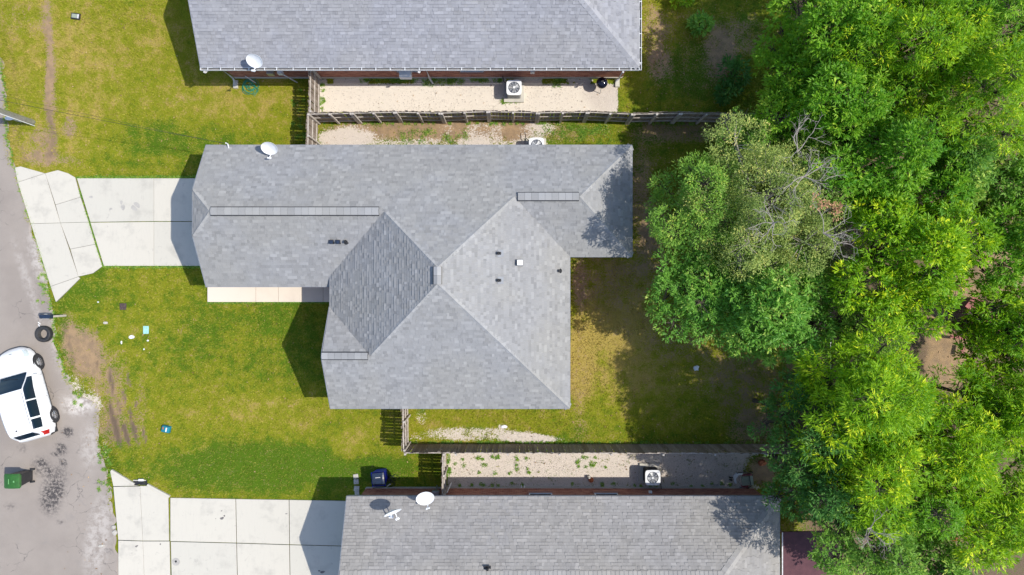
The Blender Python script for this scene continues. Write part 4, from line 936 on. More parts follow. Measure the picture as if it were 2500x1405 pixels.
# ------------------------------------------------------------------ car
def car():
    f = at(95, 884, .33); r = at(132, 1013, .33); fd = (f - r).to_2d(); ang = math.atan2(fd.y, fd.x)
    mid = (f + r) / 2; lx = Vector((math.cos(ang), math.sin(ang))); ly = Vector((-lx.y, lx.x))  # ly = car's left
    c0 = mid.to_2d() + ly * .86
    root = thing('parked_car', 'white compact car parked on the road at the left edge', 'car', (c0.x, c0.y, 0), ang)
    I = lambda x, xs, ys: float(np.interp(x, xs, ys))
    from numpy import array as A_
    def sm(xs, ys):  # smooth interpolation (Catmull-Rom through points)
        xs, ys = list(xs), list(ys)
        def g(x):
            x = min(max(x, xs[0]), xs[-1]); i = min(max(int(np.searchsorted(xs, x)) - 1, 0), len(xs) - 2)
            h = xs[i + 1] - xs[i]; t = (x - xs[i]) / h
            m0 = (ys[i + 1] - ys[max(i - 1, 0)]) / (xs[i + 1] - xs[max(i - 1, 0)]) * h; m1 = (ys[min(i + 2, len(xs) - 1)] - ys[i]) / (xs[min(i + 2, len(xs) - 1)] - xs[i]) * h
            return (2 * t**3 - 3 * t**2 + 1) * ys[i] + (t**3 - 2 * t**2 + t) * m0 + (-2 * t**3 + 3 * t**2) * ys[i + 1] + (t**3 - t**2) * m1
        return g
    W = sm([-2.22, -2.17, -2.05, -1.8, -1.2, 0, 1.0, 1.5, 1.85, 2.05, 2.18, 2.25], [.55, .70, .80, .875, .905, .91, .905, .885, .82, .70, .50, .30])
    Zt = sm([-2.22, -2.17, -2.02, -1.82, -1.4, -.6, 0, .25, .62, .95, 1.3, 1.8, 2.05, 2.18, 2.25], [.70, .98, 1.16, 1.53, 1.63, 1.66, 1.62, 1.55, 1.30, 1.08, 1.02, .93, .82, .68, .55])
    Zb = sm([-2.22, -2.17, -1.9, -1.4, -.6, .3, .95, 1.5, 1.9, 2.1, 2.25], [.68, .90, 1.02, 1.0, .96, .92, .93, .89, .80, .68, .50])
    Wt = sm([-2.22, -2.02, -1.82, -1.4, -.6, .0, .25, .62, .95, 1.3, 1.8, 2.1, 2.25], [.45, .62, .56, .60, .62, .61, .59, .66, .70, .68, .58, .42, .2])
    xs = sorted(set(np.round(np.concatenate([np.linspace(-2.22, 2.25, 90), [-2.06, -1.84, -1.72, -1.25, -1.17, -.38, -.32, .24, .98]]), 4)))
    vv = [0, .12, .28, .42, .5, .58, .64, .70, .76, .82, .86, .90, .94, .97, 1.0]
    def P(x, v):  # v 0..0.5 lower side, .5-.7.. glass side, to 1 centre line
        w, zb, zt, wt = W(x), Zb(x), Zt(x), min(Wt(x), W(x) * .93)
        if v <= .5:
            t = v / .5; z0 = .24 if abs(x) < 1.9 else .30; y = w * (.93 + .07 * math.sin(math.pi * min(1, t * 1.05))) ; z = z0 + (zb - z0) * t
            if t > .85: y -= (t - .85) * .12
            return y, z
        ztr = zt - .045 * min(1, wt / .6)
        if v <= .76:
            t = (v - .5) / .26; y0 = P(x, .5)[0]; y = y0 + (wt - y0) * (t ** .9); z = zb + (ztr - zb) * (math.sin(t * math.pi / 2) ** .85); return y, z
        t = (v - .76) / .24; y = wt * (1 - t); return y, ztr + (zt - ztr) * math.sin(t * math.pi / 2)
    grids = {}
    def part(x, v):
        if .24 < x < .98 and v > .775: return 'windscreen'
        if -2.06 < x < -1.84 and v > .80: return 'rear_window'
        if .53 < v < .73:
            if -1.17 < x < -.38: return 'rear_door_glass'
            if -.32 < x < .74: return 'front_door_glass'
            if -1.72 < x < -1.25 and v < .73: return 'quarter_glass'
        if x < -1.9 and .38 < v < .66 and x > -2.12: return 'tail_light'
        if 1.72 < x < 2.06 and .42 < v < .66: return 'headlight'
        if v < .10 or (v < .30 and (x > 2.12 or x < -2.12)): return 'lower_trim'
        return 'body'
    dens = []
    for a, b in zip(vv[:-1], vv[1:]): dens += [a, (a + b) / 2]
    dens += [1.0]; dens = sorted(set(dens + [.53, .73, .73, .775, .80, .38, .66, .42, .10, .30]))
    for s in (1, -1):
        for i in range(len(xs) - 1):
            for j in range(len(dens) - 1):
                xm, vm = (xs[i] + xs[i + 1]) / 2, (dens[j] + dens[j + 1]) / 2; nm = part(xm, vm)
                key = nm if nm in ('body', 'windscreen', 'rear_window', 'lower_trim') else nm + str(s)
                q = []
                for x, v in ((xs[i], dens[j]), (xs[i + 1], dens[j]), (xs[i + 1], dens[j + 1]), (xs[i], dens[j + 1])):
                    y, z = P(x, v); q.append((x, s * y, z))
                if s < 0: q = q[::-1]
                g = grids.setdefault(key, ([], [], {})); ids = []
                for p in q:
                    kk = (round(p[0], 4), round(p[1], 4), round(p[2], 4))
                    if kk not in g[2]: g[2][kk] = len(g[0]); g[0].append(p)
                    if g[2][kk] not in ids: ids.append(g[2][kk])
                if len(ids) >= 3: g[1].append(tuple(ids[::-1]))
    for s_ in (1, -1):  # nose and tail closing faces belong to the lower trim and the body
        for x, nm in ((xs[0], 'body'), (xs[-1], 'body')):
            pass
    ma = {'body': 'carpaint', 'lower_trim': 'black', 'windscreen': 'glass', 'rear_window': 'glass'}
    for k, (vs, fs, _) in grids.items():
        nm = k.rstrip('-1'); m = ma.get(nm, 'glass' if 'glass' in nm else 'red_lens' if 'tail' in nm else 'lamp_lens')
        o = MB().add(vs, fs).build({'front_door_glass': 'side_window', 'rear_door_glass': 'side_window', 'quarter_glass': 'side_window'}.get(nm, nm), M[m], root, world=False); o.data.shade_smooth()
    for x in (xs[0], xs[-1]):
        pts = [(x, P(x, v)[0], P(x, v)[1]) for v in dens] + [(x, -P(x, v)[0], P(x, v)[1]) for v in dens[::-1][1:]]
        MB().add(pts, [tuple(range(len(pts)))]).build('bumper_face', M['black'], root, world=False)
    MB().box((-.2, 0, .26), (3.9, 1.5, .12)).build('floor_pan', M['black'], root, world=False)
    for x in (1.33, -1.33):
        for s in (1, -1):
            ar = MB(); ar.lathe([(.001, .0), (.385, .0), (.40, -.01)], (x, s * (W(x) - .012), .36), 30, mx=Matrix.Rotation(-s * math.pi / 2, 4, 'X')); ar.build('wheel_arch', M['black'], root, world=False)
            w_ = MB().lathe([(.19, -.09), (.30, -.10), (.335, -.08), (.345, 0), (.335, .08), (.30, .10), (.205, .085), (.19, .05)], (x, s * (W(x) - .085), .345), 32, mx=Matrix.Rotation(s * math.pi / 2, 4, 'X')).build('wheel', M['rubber'], root, world=False, smooth=True)
            yo = s * (W(x) + .004); rim = MB()
            for k in range(10):
                a = 2 * math.pi * k / 10; c1 = Vector((x + .03 * math.cos(a), yo, .345 + .03 * math.sin(a))); c2 = Vector((x + .20 * math.cos(a + .05), yo - s * .008, .345 + .20 * math.sin(a + .05))); rim.tube([c1, c2], [.022, .014], 5)
            rim.lathe([(.185, 0), (.21, .012), (.21, -.03)], (x, yo - s * .01, .345), 28, mx=Matrix.Rotation(-s * math.pi / 2, 4, 'X'))
            rim.build('rim', M['chrome'], w_, world=False)
            MB().cyl((x, yo - s * .055, .345), (x, yo - s * .04, .345), .2, n=24).build('brake_disc', M['black'], w_, world=False)
    for s in (1, -1):
        b = MB(); pts = [(x, s * (Wt(x) - .02), Zt(x) - .005 + .02) for x in np.linspace(-1.55, .05, 12)]; b.tube(pts, .014, 6); b.build('roof_rail', M['metal'], root, world=False)
        mr = MB(); mr.box((.72, s * .98, 1.04), (.12, .2, .13)); mr.build('mirror', M['carpaint'], root, world=False, bevel=.03)
        for x in (.0, -.85):
            y, z = P(x, .42); MB().box((x, s * (y + .012), z), (.17, .03, .03)).build('door_handle', M['trim'], root, world=False, bevel=.006)
        for x in (.72, -.35, -1.18):   # door shut lines
            ln = [(x + .0 * v, s * (P(x, v)[0] + .0015), P(x, v)[1]) for v in (.14, .2, .3, .4, .48)]; MB().tube(ln, .005, 4).build('shut_line', M['black'], root, world=False)
        MB().tube([(x, s * (P(x, .12)[0] + .01), P(x, .12)[1]) for x in np.linspace(-.9, .9, 8)], .022, 6).build('sill_trim', M['metal'], root, world=False)
        MB().tube([(.72, s * (P(.72, .77)[0] + .0), P(.72, .77)[1] + .004), (.5, s * P(.5, .77)[0], P(.5, .77)[1] + .004), (.27, s * P(.27, .77)[0], P(.27, .77)[1] + .004)], .006, 4).build('pillar_seam', M['black'], root, world=False)
    MB().tube([(x_, y_, Zt(x_) + .012) for x_, y_ in ((.88, .45), (.84, .1), (.74, -.28))], .009, 5).build('wiper', M['black'], root, world=False)
    MB().tube([(1.0, y_, Zt(1.0) - .04 * abs(y_) + .002) for y_ in np.linspace(-.62, .62, 9)], .006, 4).build('bonnet_line', M['black'], root, world=False)
    MB().box((-1.6, .12, 1.64), (.06, .05, .05)).build('aerial', M['black'], root, world=False)
    MB().tube([(2.0 - .3 * (y_ / .6) ** 2, y_, .84 - .06 * abs(y_)) for y_ in np.linspace(-.5, .5, 9)], .022, 5).build('grille', M['black'], root, world=False)
car()

# ------------------------------------------------------------------ trees
def leafy(centers, dirs, nleaf, spread, L_, Wd, rg, droop=.2, rach=0, clumptone=None):
    """star-like sprays of leaves: every spray has a tip direction, leaves fan out round it"""
    n_ = len(centers); tot = n_ * nleaf
    c_ = np.repeat(centers, nleaf, 0); d = np.repeat(dirs, nleaf, 0)
    rd = rg.normal(size=(tot, 3))
    if rach:
        rk = rg.normal(size=(n_, rach, 3)); rd = rk[np.repeat(np.arange(n_), nleaf), np.tile(np.arange(nleaf) % rach, n_)] + rg.normal(size=(tot, 3)) * .1
    rd /= np.linalg.norm(rd, axis=1, keepdims=True)
    u = d * .55 + rd * .85; u[:, 2] += .1; u /= np.linalg.norm(u, axis=1, keepdims=True)
    base = c_ + u * (spread * (rg.random((tot, 1)) ** .6)) 
    ld = u + rg.normal(size=(tot, 3)) * (.5 if rach else .35); ld[:, 2] -= droop; ld /= np.linalg.norm(ld, axis=1, keepdims=True)
    up = rg.normal(size=(tot, 3)) * .42 + np.array([0.25, 0, 1.0]); s = np.cross(ld, up); s /= np.linalg.norm(s, axis=1, keepdims=True) + 1e-9
    ln = L_ * (.65 + .7 * rg.random((tot, 1))); wd = Wd * (.7 + .6 * rg.random((tot, 1)))
    nr = np.cross(s, ld)
    V = np.stack([base, base + ld * ln * .45 + s * wd / 2 + nr * wd * .12, base + ld * ln, base + ld * ln * .45 - s * wd / 2 + nr * wd * .12], 1).reshape(-1, 3)
    Fc = np.arange(tot * 4).reshape(-1, 4)
    ct = np.repeat(clumptone if clumptone is not None else rg.random(n_), nleaf)
    tone = np.clip(.35 * rg.random(tot) + .65 * ct, 0, 1)
    return V, Fc, tone
def tree(name, label, px, py, rpx, ztop, kind='bright', nl=(.175, .062), dens=1.0, seed=0, ry=1.0, nleaf=38, sparse=0.0, group='trees crowding the right side', wood='bark', flat=.62, spread=.30, trunk_px=None, rach=9, tipf=.12):
    rg = np.random.default_rng(seed + 100); rnd = random.Random(seed)
    zc = ztop * .62; c0 = at(px, py, zc + 1.0); r = rpx * (CAM_H - zc - 1) / FPX; c = np.array([c0.x, c0.y, zc])
    root = thing(name, label, 'tree', (c0.x, c0.y, 0), 0, group)
    rv = ztop - zc
    # lobes
    lobes = [(c + np.array([0, 0, rv * .30]), r * .55)]
    k = int(9 + r * 2.6)
    for i in range(k):
        a = 2 * math.pi * (i + rnd.random() * .8) / k; q = r * (.46 + .46 * rnd.random()); lr = r * (.22 + .17 * rnd.random())
        lobes.append((c + np.array([q * math.cos(a), q * math.sin(a) * ry, rv * rnd.uniform(-.25, .42)]), lr))
    for i in range(int(3 + r)):
        a = rnd.random() * 6.28; q = r * .34 * rnd.random() ** .5; lobes.append((c + np.array([q * math.cos(a), q * math.sin(a) * ry, rv * rnd.uniform(.35, .72)]), r * rnd.uniform(.22, .34)))
    cen = []; dr = []; tn = []
    for lc, lr in lobes:
        m = int(4 * math.pi * lr * lr * 4.6 * dens) + 6
        d = rg.normal(size=(m, 3)); d /= np.linalg.norm(d, axis=1, keepdims=True); d = d[d[:, 2] > -.45]
        rad = lr * (1 - .32 * rg.random(len(d)) ** 1.6) * (1 + .14 * np.sin(d[:, 0] * 7 + d[:, 1] * 5 + seed)); p = lc + d * rad[:, None] * np.array([1, ry, .85])
        cen.append(p); dr.append(d); tn.append(np.full(len(d), rnd.uniform(.25, .6)) + rg.normal(size=len(d)) * .26)
    cen = np.concatenate(cen); dr = np.concatenate(dr); tn = np.concatenate(tn); tn = np.clip(np.where(rg.random(len(tn)) < tipf, tn + .55, tn), 0, 1)
    keep = np.ones(len(cen), bool)
    for lc, lr in lobes: keep &= ~(np.linalg.norm(cen - lc, axis=1) < lr * .55)
    if sparse: keep &= (vnoise(cen[:, 0], cen[:, 1], 1.1, seed) > sparse)
    cen, dr, tn = cen[keep], dr[keep], tn[keep]
    V, Fc, tone = leafy(cen, dr, nleaf, spread, nl[0], nl[1], rg, rach=rach, clumptone=tn)
    place('crown', np_mesh('crown', V - np.array([c0.x, c0.y, 0]), Fc, LM[kind], tone), root)
    tp = (trunk_px - c0.to_2d()) if trunk_px else Vector((0, 0)); tb = MB(); tr_ = max(.09, r * .055)
    top_ = Vector((0, 0, zc * .72)); base_ = Vector((tp.x, tp.y, -.1))
    tb.tube([base_, base_.lerp(top_, .35) + Vector((.08, .05, 0)), base_.lerp(top_, .7) + Vector((-.06, .04, 0)), top_], [tr_ * 1.5, tr_ * 1.1, tr_ * .9, tr_ * .7], 9)
    tb.build('trunk', M[wood], root, world=False, smooth=True)
    lm = MB()
    for lc, lr in lobes[:16]:
        e = Vector(lc) - Vector((c0.x, c0.y, 0)); s0 = top_ * (.75 + .25 * rnd.random()); mid = s0.lerp(e, .5) + Vector((rnd.uniform(-.3, .3), rnd.uniform(-.3, .3), .25))
        lm.tube([s0, mid, e, e + (e - s0).normalized() * lr * .6], [tr_ * .6, tr_ * .4, tr_ * .22, .012], 6, False)
    idx = rg.choice(len(cen), min(len(cen), 260), replace=False)
    for i in idx:
        p = Vector(cen[i]) - Vector((c0.x, c0.y, 0)); d = Vector(dr[i]); lm.tube([p - d * .7 - Vector((0, 0, .2)), p + d * .12], [.018, .007], 3, False)
    lm.build('limbs', M['deadwood' if kind == 'olive' else wood], root, world=False)
    return root
TR = [
 ('broadleaf_tree', 'bright green lobed tree pushing out over the end of the upper yard', 2035, 100, 165, 9.0, 'bright', {}),
 ('broadleaf_tree', 'bright tree whose left edge reaches out over the wavering fence end', 2030, 265, 165, 8.6, 'bright', {}),
 ('broadleaf_tree', 'tall willowy light green tree in the top right', 2260, 90, 190, 10.5, 'yellow', dict(nl=(.17, .035))),
 ('broadleaf_tree', 'light green tree filling the extreme top right corner', 2450, 60, 170, 10.0, 'bright', dict(nl=(.17, .035))),
 ('broadleaf_tree', 'yellow-green feathery tree at the right edge below the corner tree', 2395, 235, 165, 10.8, 'yellow', dict(nl=(.18, .035))),
 ('broadleaf_tree', 'mid green tree directly right of the dead branch tangle', 2170, 400, 165, 9.5, 'bright', {}),
 ('broadleaf_tree', 'broad green tree between feathery right edge tree and the yellow one below', 2340, 400, 120, 9.0, 'mid', {}),
 ('broadleaf_tree', 'dim tree half swallowed by shade at the right edge', 2475, 470, 90, 7.5, 'mid', dict(sparse=.3)),
 ('broadleaf_tree', 'yellow-green tree just above the red junk clearing', 2240, 620, 165, 9.6, 'yellow', {}),
 ('broadleaf_tree', 'sparse green tree at the right edge beside bare soil patches', 2460, 600, 108, 8.6, 'bright', dict(sparse=.2)),
 ('olive_tree', 'dull olive thinning tree with bare grey twigs in the middle back yard', 1880, 480, 190, 9.2, 'olive', dict(nl=(.09, .042), nleaf=46, sparse=.16, dens=1.15, spread=.34, rach=0)),
 ('olive_tree', 'small dark olive tree reaching to the fence end above the thinning tree', 1850, 345, 80, 7.0, 'mid', dict(nl=(.09, .042), nleaf=40, sparse=.3)),
 ('olive_tree', 'dark blue-green shaded side tree on the roof side of the thinning tree', 1722, 490, 118, 8.4, 'mid', dict(nl=(.12, .045), nleaf=40, rach=0)),
 ('glossy_tree', 'glossy light green broadleaf tree over the back lawn', 1885, 745, 160, 8.0, 'glossy', dict(nl=(.17, .06), dens=1.25)),
 ('glossy_tree', 'lower shaded rounded tree tucked on the house side of the glossy one', 1705, 700, 100, 6.3, 'glossy', dict(nl=(.15, .05), ry=1.25)),
 ('olive_tree', 'small pale olive crown wedged between the thinning and glossy trees', 1995, 590, 75, 7.6, 'olive', dict(nl=(.08, .04), nleaf=40, sparse=.35)),
 ('broadleaf_tree', 'small-leaved shaded tree left of the red junk clearing', 2120, 800, 115, 7.6, 'mid', dict(nl=(.09, .045), nleaf=40)),
 ('broadleaf_tree', 'vivid yellow-green tree on the right edge beside the red junk', 2465, 800, 95, 8.8, 'yellow', {}),
 ('ash_tree', 'spiky bright ash with the widest crown right of the dark evergreen', 2125, 985, 172, 10.4, 'yellow', dict(nl=(.2, .042), nleaf=64, spread=.44, rach=10, dens=.66, tipf=.24)),
 ('ash_tree', 'spiky yellow-tipped ash in the lower right beside the widest ash', 2330, 1080, 150, 9.6, 'yellow', dict(nl=(.2, .042), nleaf=64, spread=.44, rach=10, dens=.66, tipf=.24)),
 ('ash_tree', 'ash tree at the right edge below the red junk', 2470, 990, 100, 9.0, 'yellow', dict(nl=(.2, .042), nleaf=64, spread=.44, rach=10, dens=.66, tipf=.24)),
 ('evergreen_tree', 'dark blue-green dense evergreen overhanging the straight fence end', 1985, 1045, 98, 8.8, 'dark', dict(nl=(.15, .042), rach=8, dens=1.1, ry=1.35)),
 ('evergreen_tree', 'dark evergreen hanging over the lower house roof corner', 2008, 1195, 94, 8.7, 'dark', dict(nl=(.15, .042), rach=8, dens=1.1)),
 ('broadleaf_tree', 'olive green tree with bare twigs along the lower edge', 2140, 1325, 122, 9.0, 'mid', dict(nl=(.15, .05), sparse=.1)),
 ('ash_tree', 'spiky ash pressed between the dark evergreens and the yellow-tipped ash', 2130, 1150, 125, 10.0, 'yellow', dict(nl=(.2, .042), nleaf=64, spread=.44, rach=10, dens=.66, tipf=.24)),
 ('broadleaf_tree', 'mid green tree between ashes and lower edge', 2225, 1235, 105, 9.0, 'bright', dict(nl=(.16, .045))),
 ('ash_tree', 'bright ash filling the lower right corner', 2440, 1270, 125, 9.4, 'yellow', dict(nl=(.2, .042), nleaf=64, spread=.44, rach=10, dens=.66, tipf=.24)),
 ('broadleaf_tree', 'green tree cut by the lower edge left of the corner ash', 2270, 1375, 100, 8.2, 'mid', {}),
 ('shade_tree', 'low dark tree deep in the gap near the wire fence', 2060, 690, 60, 4.5, 'mid', dict(nl=(.1, .045))),
]
for i, (nm, lb, px, py, rp, zt, kd, kw) in enumerate(TR): tree(nm, lb, px, py, rp, zt, kd, seed=i * 13 + 1, **kw)
# trees just beyond the right-hand and upper frame edge, part of the same wood
for i, (px, py, rp, zt) in enumerate(((2640, 150, 160, 9.5), (2640, 480, 150, 9), (2650, 820, 160, 9.3), (2640, 1150, 150, 9), (2130, -90, 150, 9), (2350, -110, 170, 9.8))):
    tree('broadleaf_tree', ('outlying green tree beyond the frame edge, number %s along' % ('first second third fourth fifth sixth'.split()[i])), px, py, rp, zt, 'bright', seed=500 + i, dens=.5)

def shrub(name, label, px, py, h, r, kind, nl, ns, nleaf, seed, cat='shrub'):
    rg = np.random.default_rng(seed); c0 = at(px, py); root = thing(name, label, cat, (c0.x, c0.y, 0))
    d = rg.normal(size=(ns, 3)); d[:, 2] = np.abs(d[:, 2]) * .8; d /= np.linalg.norm(d, axis=1, keepdims=True)
    cen = d * r * (.55 + .45 * rg.random((ns, 1))) + np.array([0, 0, h * .45])
    V, Fc, tone = leafy(cen, d, nleaf, r * .28, nl[0], nl[1], rg)
    place('foliage', np_mesh('foliage', V, Fc, LM[kind], tone), root); st = MB()
    for p in cen[::2]: st.tube([(0, 0, 0), Vector(p) * .5 + Vector((0, 0, .1)), Vector(p)], [.025, .015, .008], 4, False)
    st.build('stems', M['bark'], root, world=False)
shrub('leafy_shrub', 'round light green shrub on the upper yard grass', 1703, 68, .9, .5, 'glossy', (.2, .09), 26, 16, 3)
shrub('leafy_shrub', 'large-leaved dark shrub just above the wavering fence', 1785, 185, 1.0, .62, 'dark', (.26, .08), 34, 14, 4)
shrub('leafy_shrub', 'lower dark large-leaved shrub next to the wavering fence', 1768, 235, .8, .5, 'dark', (.24, .08), 26, 14, 5)
shrub('leafy_shrub', 'sunny yellow-green shrub cut by the upper edge', 1655, -8, .8, .6, 'yellow', (.16, .07), 30, 18, 6)

# dead branches
def dead(label, px, py, z, r, n_, seed, dirn=None, m='deadwood'):
    rnd = random.Random(seed); c0 = at(px, py, z); b = MB()
    def grow(p, d, L_, rad, lv):
        pts = [p]; q = p.copy()
        for k in range(4):
            d = (d + Vector((rnd.gauss(0, .22), rnd.gauss(0, .22), rnd.gauss(0, .12)))).normalized(); q = q + d * L_ / 4; pts.append(q.copy())
            if lv > 0 and k > 0 and rnd.random() < .85: grow(q.copy(), (d + Vector((rnd.gauss(0, .7), rnd.gauss(0, .7), rnd.gauss(0, .3)))).normalized(), L_ * .62, rad * .6, lv - 1)
        b.tube(pts, [rad * (1 - .18 * k) for k in range(5)], 4, False)
    for k in range(n_):
        d = Vector(dirn) if dirn else Vector((rnd.gauss(0, 1), rnd.gauss(0, 1), .5)); d = (d + Vector((rnd.gauss(0, .5), rnd.gauss(0, .5), 0))).normalized(); grow(Vector((0, 0, 0)), d, r, .022, 3)
    o = b.build('dead_branches', M[m]); o.location = c0; tag(o, label, 'dead branch', 'bare grey branches among the trees')
dead('tangle of bare grey twigs near the top of the thinning olive tree', 1962, 432, 8.6, .75, 7, 1); dead('pale bare twigs low on the right side of the thinning olive tree', 2010, 570, 8.2, .8, 6, 2)
dead('bare twigs at the centre of the thinning olive tree', 1890, 545, 8.9, .6, 5, 5); dead('upright bare twig cluster at the upper tip of the thinning tree', 1948, 370, 8.4, .8, 4, 7, (0, 1, .3))
dead('large fan of pale dead branches left of the red junk', 2290, 800, 3.6, 1.9, 7, 3, (-1, .3, .2)); dead('single crooked dead limb below the red junk', 2345, 850, 4.0, 1.6, 3, 4, (.1, 1, .1)); dead('curled bare twigs beside the lower roof corner tree', 2125, 1290, 8.3, .6, 5, 8)
dead('fallen brown branch litter in the lower clearing', 2330, 1230, 1.5, 1.2, 4, 9)
n = N('dead_leaf').set(.8); n.col(n.mix(n.attr('tone'), (.20, .09, .035), (.62, .36, .2))); M['dead_leaf'] = n.m
for i, (px, py, z, k, lb) in enumerate(((2003, 500, 8.6, 5, 'orange-brown dead leaf spray right of the bare twig tangle'), (2040, 512, 8.3, 7, 'pinkish dead leaf spray at the right rim of the thinning tree'))):
    rg_ = np.random.default_rng(70 + i); cc = rg_.normal(size=(k, 3)) * np.array([.22, .14, .1]); dd = rg_.normal(size=(k, 3)); dd[:, 2] = .5; dd /= np.linalg.norm(dd, axis=1, keepdims=True)
    V, Fc, tone = leafy(cc, dd, 26, .2, .1, .045, rg_); o = place('dead_spray', np_mesh('dead_spray', V, Fc, M['dead_leaf'], tone), None, at(px, py, z)); tag(o, lb, kind='stuff')
o = thing('junk_heap', 'red painted metal junk sheets in the clearing among the trees', 'junk', (*at(2355, 765).to_2d(), 0), R(-35))
for i, (x, y, z, w_, l_, t_) in enumerate(((-.5, .1, 1.5, 1.0, .7, .1), (.25, 0, 1.55, .55, .65, -.05), (.9, -.05, 1.45, .7, .6, .12), (1.5, -.25, 1.3, .7, .35, -.2))):
    MB().box((x, y, z), (w_, l_, .04), mx=Matrix.Rotation(t_, 4, 'X') @ Matrix.Rotation(R(3 * i), 4, 'Z')).build('red_panel', M['red_paint'], o, world=False, bevel=.01)
MB().box((.4, 0, .72), (2.2, .9, 1.4)).build('frame_box', M['drain'], o, world=False); MB().box((-.5, .15, 1.58), (.16, .16, .05)).build('white_tag', M['paper'], o, world=False); MB().box((.9, .4, 1.5), (.6, .08, .08), .4).build('white_bar', M['white'], o, world=False)
tag(MB().bar(at(2320, 822, .6), at(2370, 828, .7), .14, .06).build('plank', M['red_paint']), 'reddish board lying across the clearing below the junk', 'plank')
tag(MB().bar(at(2352, 845, .3), at(2348, 868, .3), .16, .06).build('plank', M['red_paint']), 'short red board standing on end below the junk', 'plank')
litter('plastic_bag', 'white rubbish seen through the lowest gap in the trees', 'litter', 2335, 1280, .7, .9, M['paper'], .3, .3, .5); litter('clay_pot', 'orange pot fragment in the lowest gap in the trees', 'pot', 2322, 1312, .4, .3, M['orange'], .3)

# ------------------------------------------------------------------ grass, weeds, gravel, fallen leaves
def in_build(X, Y):
    PX, PY = 1250 + X * 50, 702.5 - Y * 50
    b = (X > -13.3) & (X < 4.9) & (Y > .5) & (Y < 5.9) | (X > -7.6) & (X < 2.1) & (Y > -5) & (Y < 1) | (X > -13.4) & (X < 5.3) & (Y > 10.3) | (X > -7) & (X < 11.7) & (Y < -9.8)
    b |= (PX < 600) & (PX > 187 + (PY - 436) * .3) & (PY > 436) & (PY < 650)
    b |= (PX > 508) & (PX < 850) & (PY > 688) & (PY < 738); b |= (PY > 1218) & (PX < 905) & (PX > 280); b |= (PX < 414) & (PX > 272 + (PY - 1150) * .0) & (PY > 1150 + (PX - 272) * .47)
    ap = (PX > 38 + (PY - 408) * .30) & (PX < 187 + (PY - 434) * .30) & (PY > 418) & (PY < 740 - (PX - 138) * .75)
    return b | ap
def scatter(n_, x0, x1, y0, y1, rg): return rg.uniform(x0, x1, n_), rg.uniform(y0, y1, n_)
rg = np.random.default_rng(55); X, Y = scatter(380000, -26, 15.5, -14.5, 14.5, rg); F = fields(X, Y)
dn = fbm(X, Y, 3.0, 91); d2 = fbm(X, Y, 9.0, 17, 3) - .5; ok = ~in_build(X, Y) & (F['PX'] > F['road'] - 4 + 30 * (dn - .5)) & (F['dirt'] + 2.2 * (dn - .5) + 1.6 * d2 < .38 + .3 * rg.random(len(X))) & (F['gravel'] + 1.8 * (dn - .5) + 1.4 * d2 < .35 + .25 * rg.random(len(X))) & (F['forest'] < .5)
X, Y, dn = X[ok], Y[ok], dn[ok]; dryv = F['dry'][ok]; m = len(X)
a = rg.uniform(0, 2 * math.pi, m); ln = rg.uniform(.05, .12, m) * (1 + .5 * (dn - .5)); tilt = rg.uniform(.5, 1.25, m)
dx, dy, dz = np.cos(a) * np.sin(tilt) * ln, np.sin(a) * np.sin(tilt) * ln, np.cos(tilt) * ln; wv = rg.uniform(.008, .02, m); sx, sy = -np.sin(a) * wv, np.cos(a) * wv
z0 = np.full(m, -.01)
V = np.stack([np.stack([X + sx, Y + sy, z0], 1), np.stack([X - sx, Y - sy, z0], 1), np.stack([X + dx, Y + dy, dz + .01], 1)], 1).reshape(-1, 3)
tag(place('grass', np_mesh('grass', V, np.arange(m * 3).reshape(-1, 3), M['blade'], rg.random(m), [('dry', 'FACE', dryv)])), kind='stuff')
print('blades', m)
def tufts(name, spots, m_, h, seed, per=26):
    rg = np.random.default_rng(seed); Vs = []; T = []
    for px, py, r in spots:
        c0 = at(px, py); k = int(per * max(1, (r / 8) ** 1.6)); rr = r / 50 * rg.random(k) ** .6; a = rg.uniform(0, 6.28, k); x, y = c0.x + rr * np.cos(a), c0.y + rr * np.sin(a)
        b = rg.uniform(0, 6.28, k); l_ = h * rg.uniform(.5, 1.2, k); t = rg.uniform(.5, 1.2, k); w_ = .014
        P0 = np.stack([x - np.sin(b) * w_, y + np.cos(b) * w_, np.zeros(k)], 1); P1 = np.stack([x + np.sin(b) * w_, y - np.cos(b) * w_, np.zeros(k)], 1)
        P2_ = np.stack([x + np.cos(b) * np.sin(t) * l_, y + np.sin(b) * np.sin(t) * l_, np.cos(t) * l_], 1); Vs.append(np.stack([P0, P1, P2_], 1).reshape(-1, 3)); T.append(rg.random(k))
    V = np.concatenate(Vs); T = np.concatenate(T); tag(place(name, np_mesh(name, V, np.arange(len(V)).reshape(-1, 3), m_, T)), kind='stuff')
sp = [(random.uniform(1090, 1320), random.uniform(1112, 1165), random.uniform(2, 6)) for _ in range(26)] + [(random.uniform(1400, 1480), random.uniform(1115, 1150), random.uniform(2, 6)) for _ in range(14)]
sp += [(random.uniform(1030, 1130), 198 + random.uniform(-5, 9), 8) for _ in range(26)] + [(random.uniform(880, 1230), 195 + random.uniform(-3, 4), 6) for _ in range(60)] + [(1363 + random.uniform(-12, 12), 200 + random.uniform(-8, 10), 7) for _ in range(10)]
sp += [(1250 + random.uniform(-28, 18), 244 + random.uniform(-4, 6), 6) for _ in range(12)] + [(random.uniform(1330, 1500), random.uniform(310, 350), 10) for _ in range(30)] + [(random.uniform(960, 1140), random.uniform(318, 350), 9) for _ in range(22)] + [(random.uniform(1100, 1870), random.uniform(1180, 1188), 4) for _ in range(25)]
sp += [(random.uniform(1092, 1100), random.uniform(1112, 1160), 4) for _ in range(10)] + [(random.uniform(775, 800), random.uniform(200, 268), 4) for _ in range(10)]
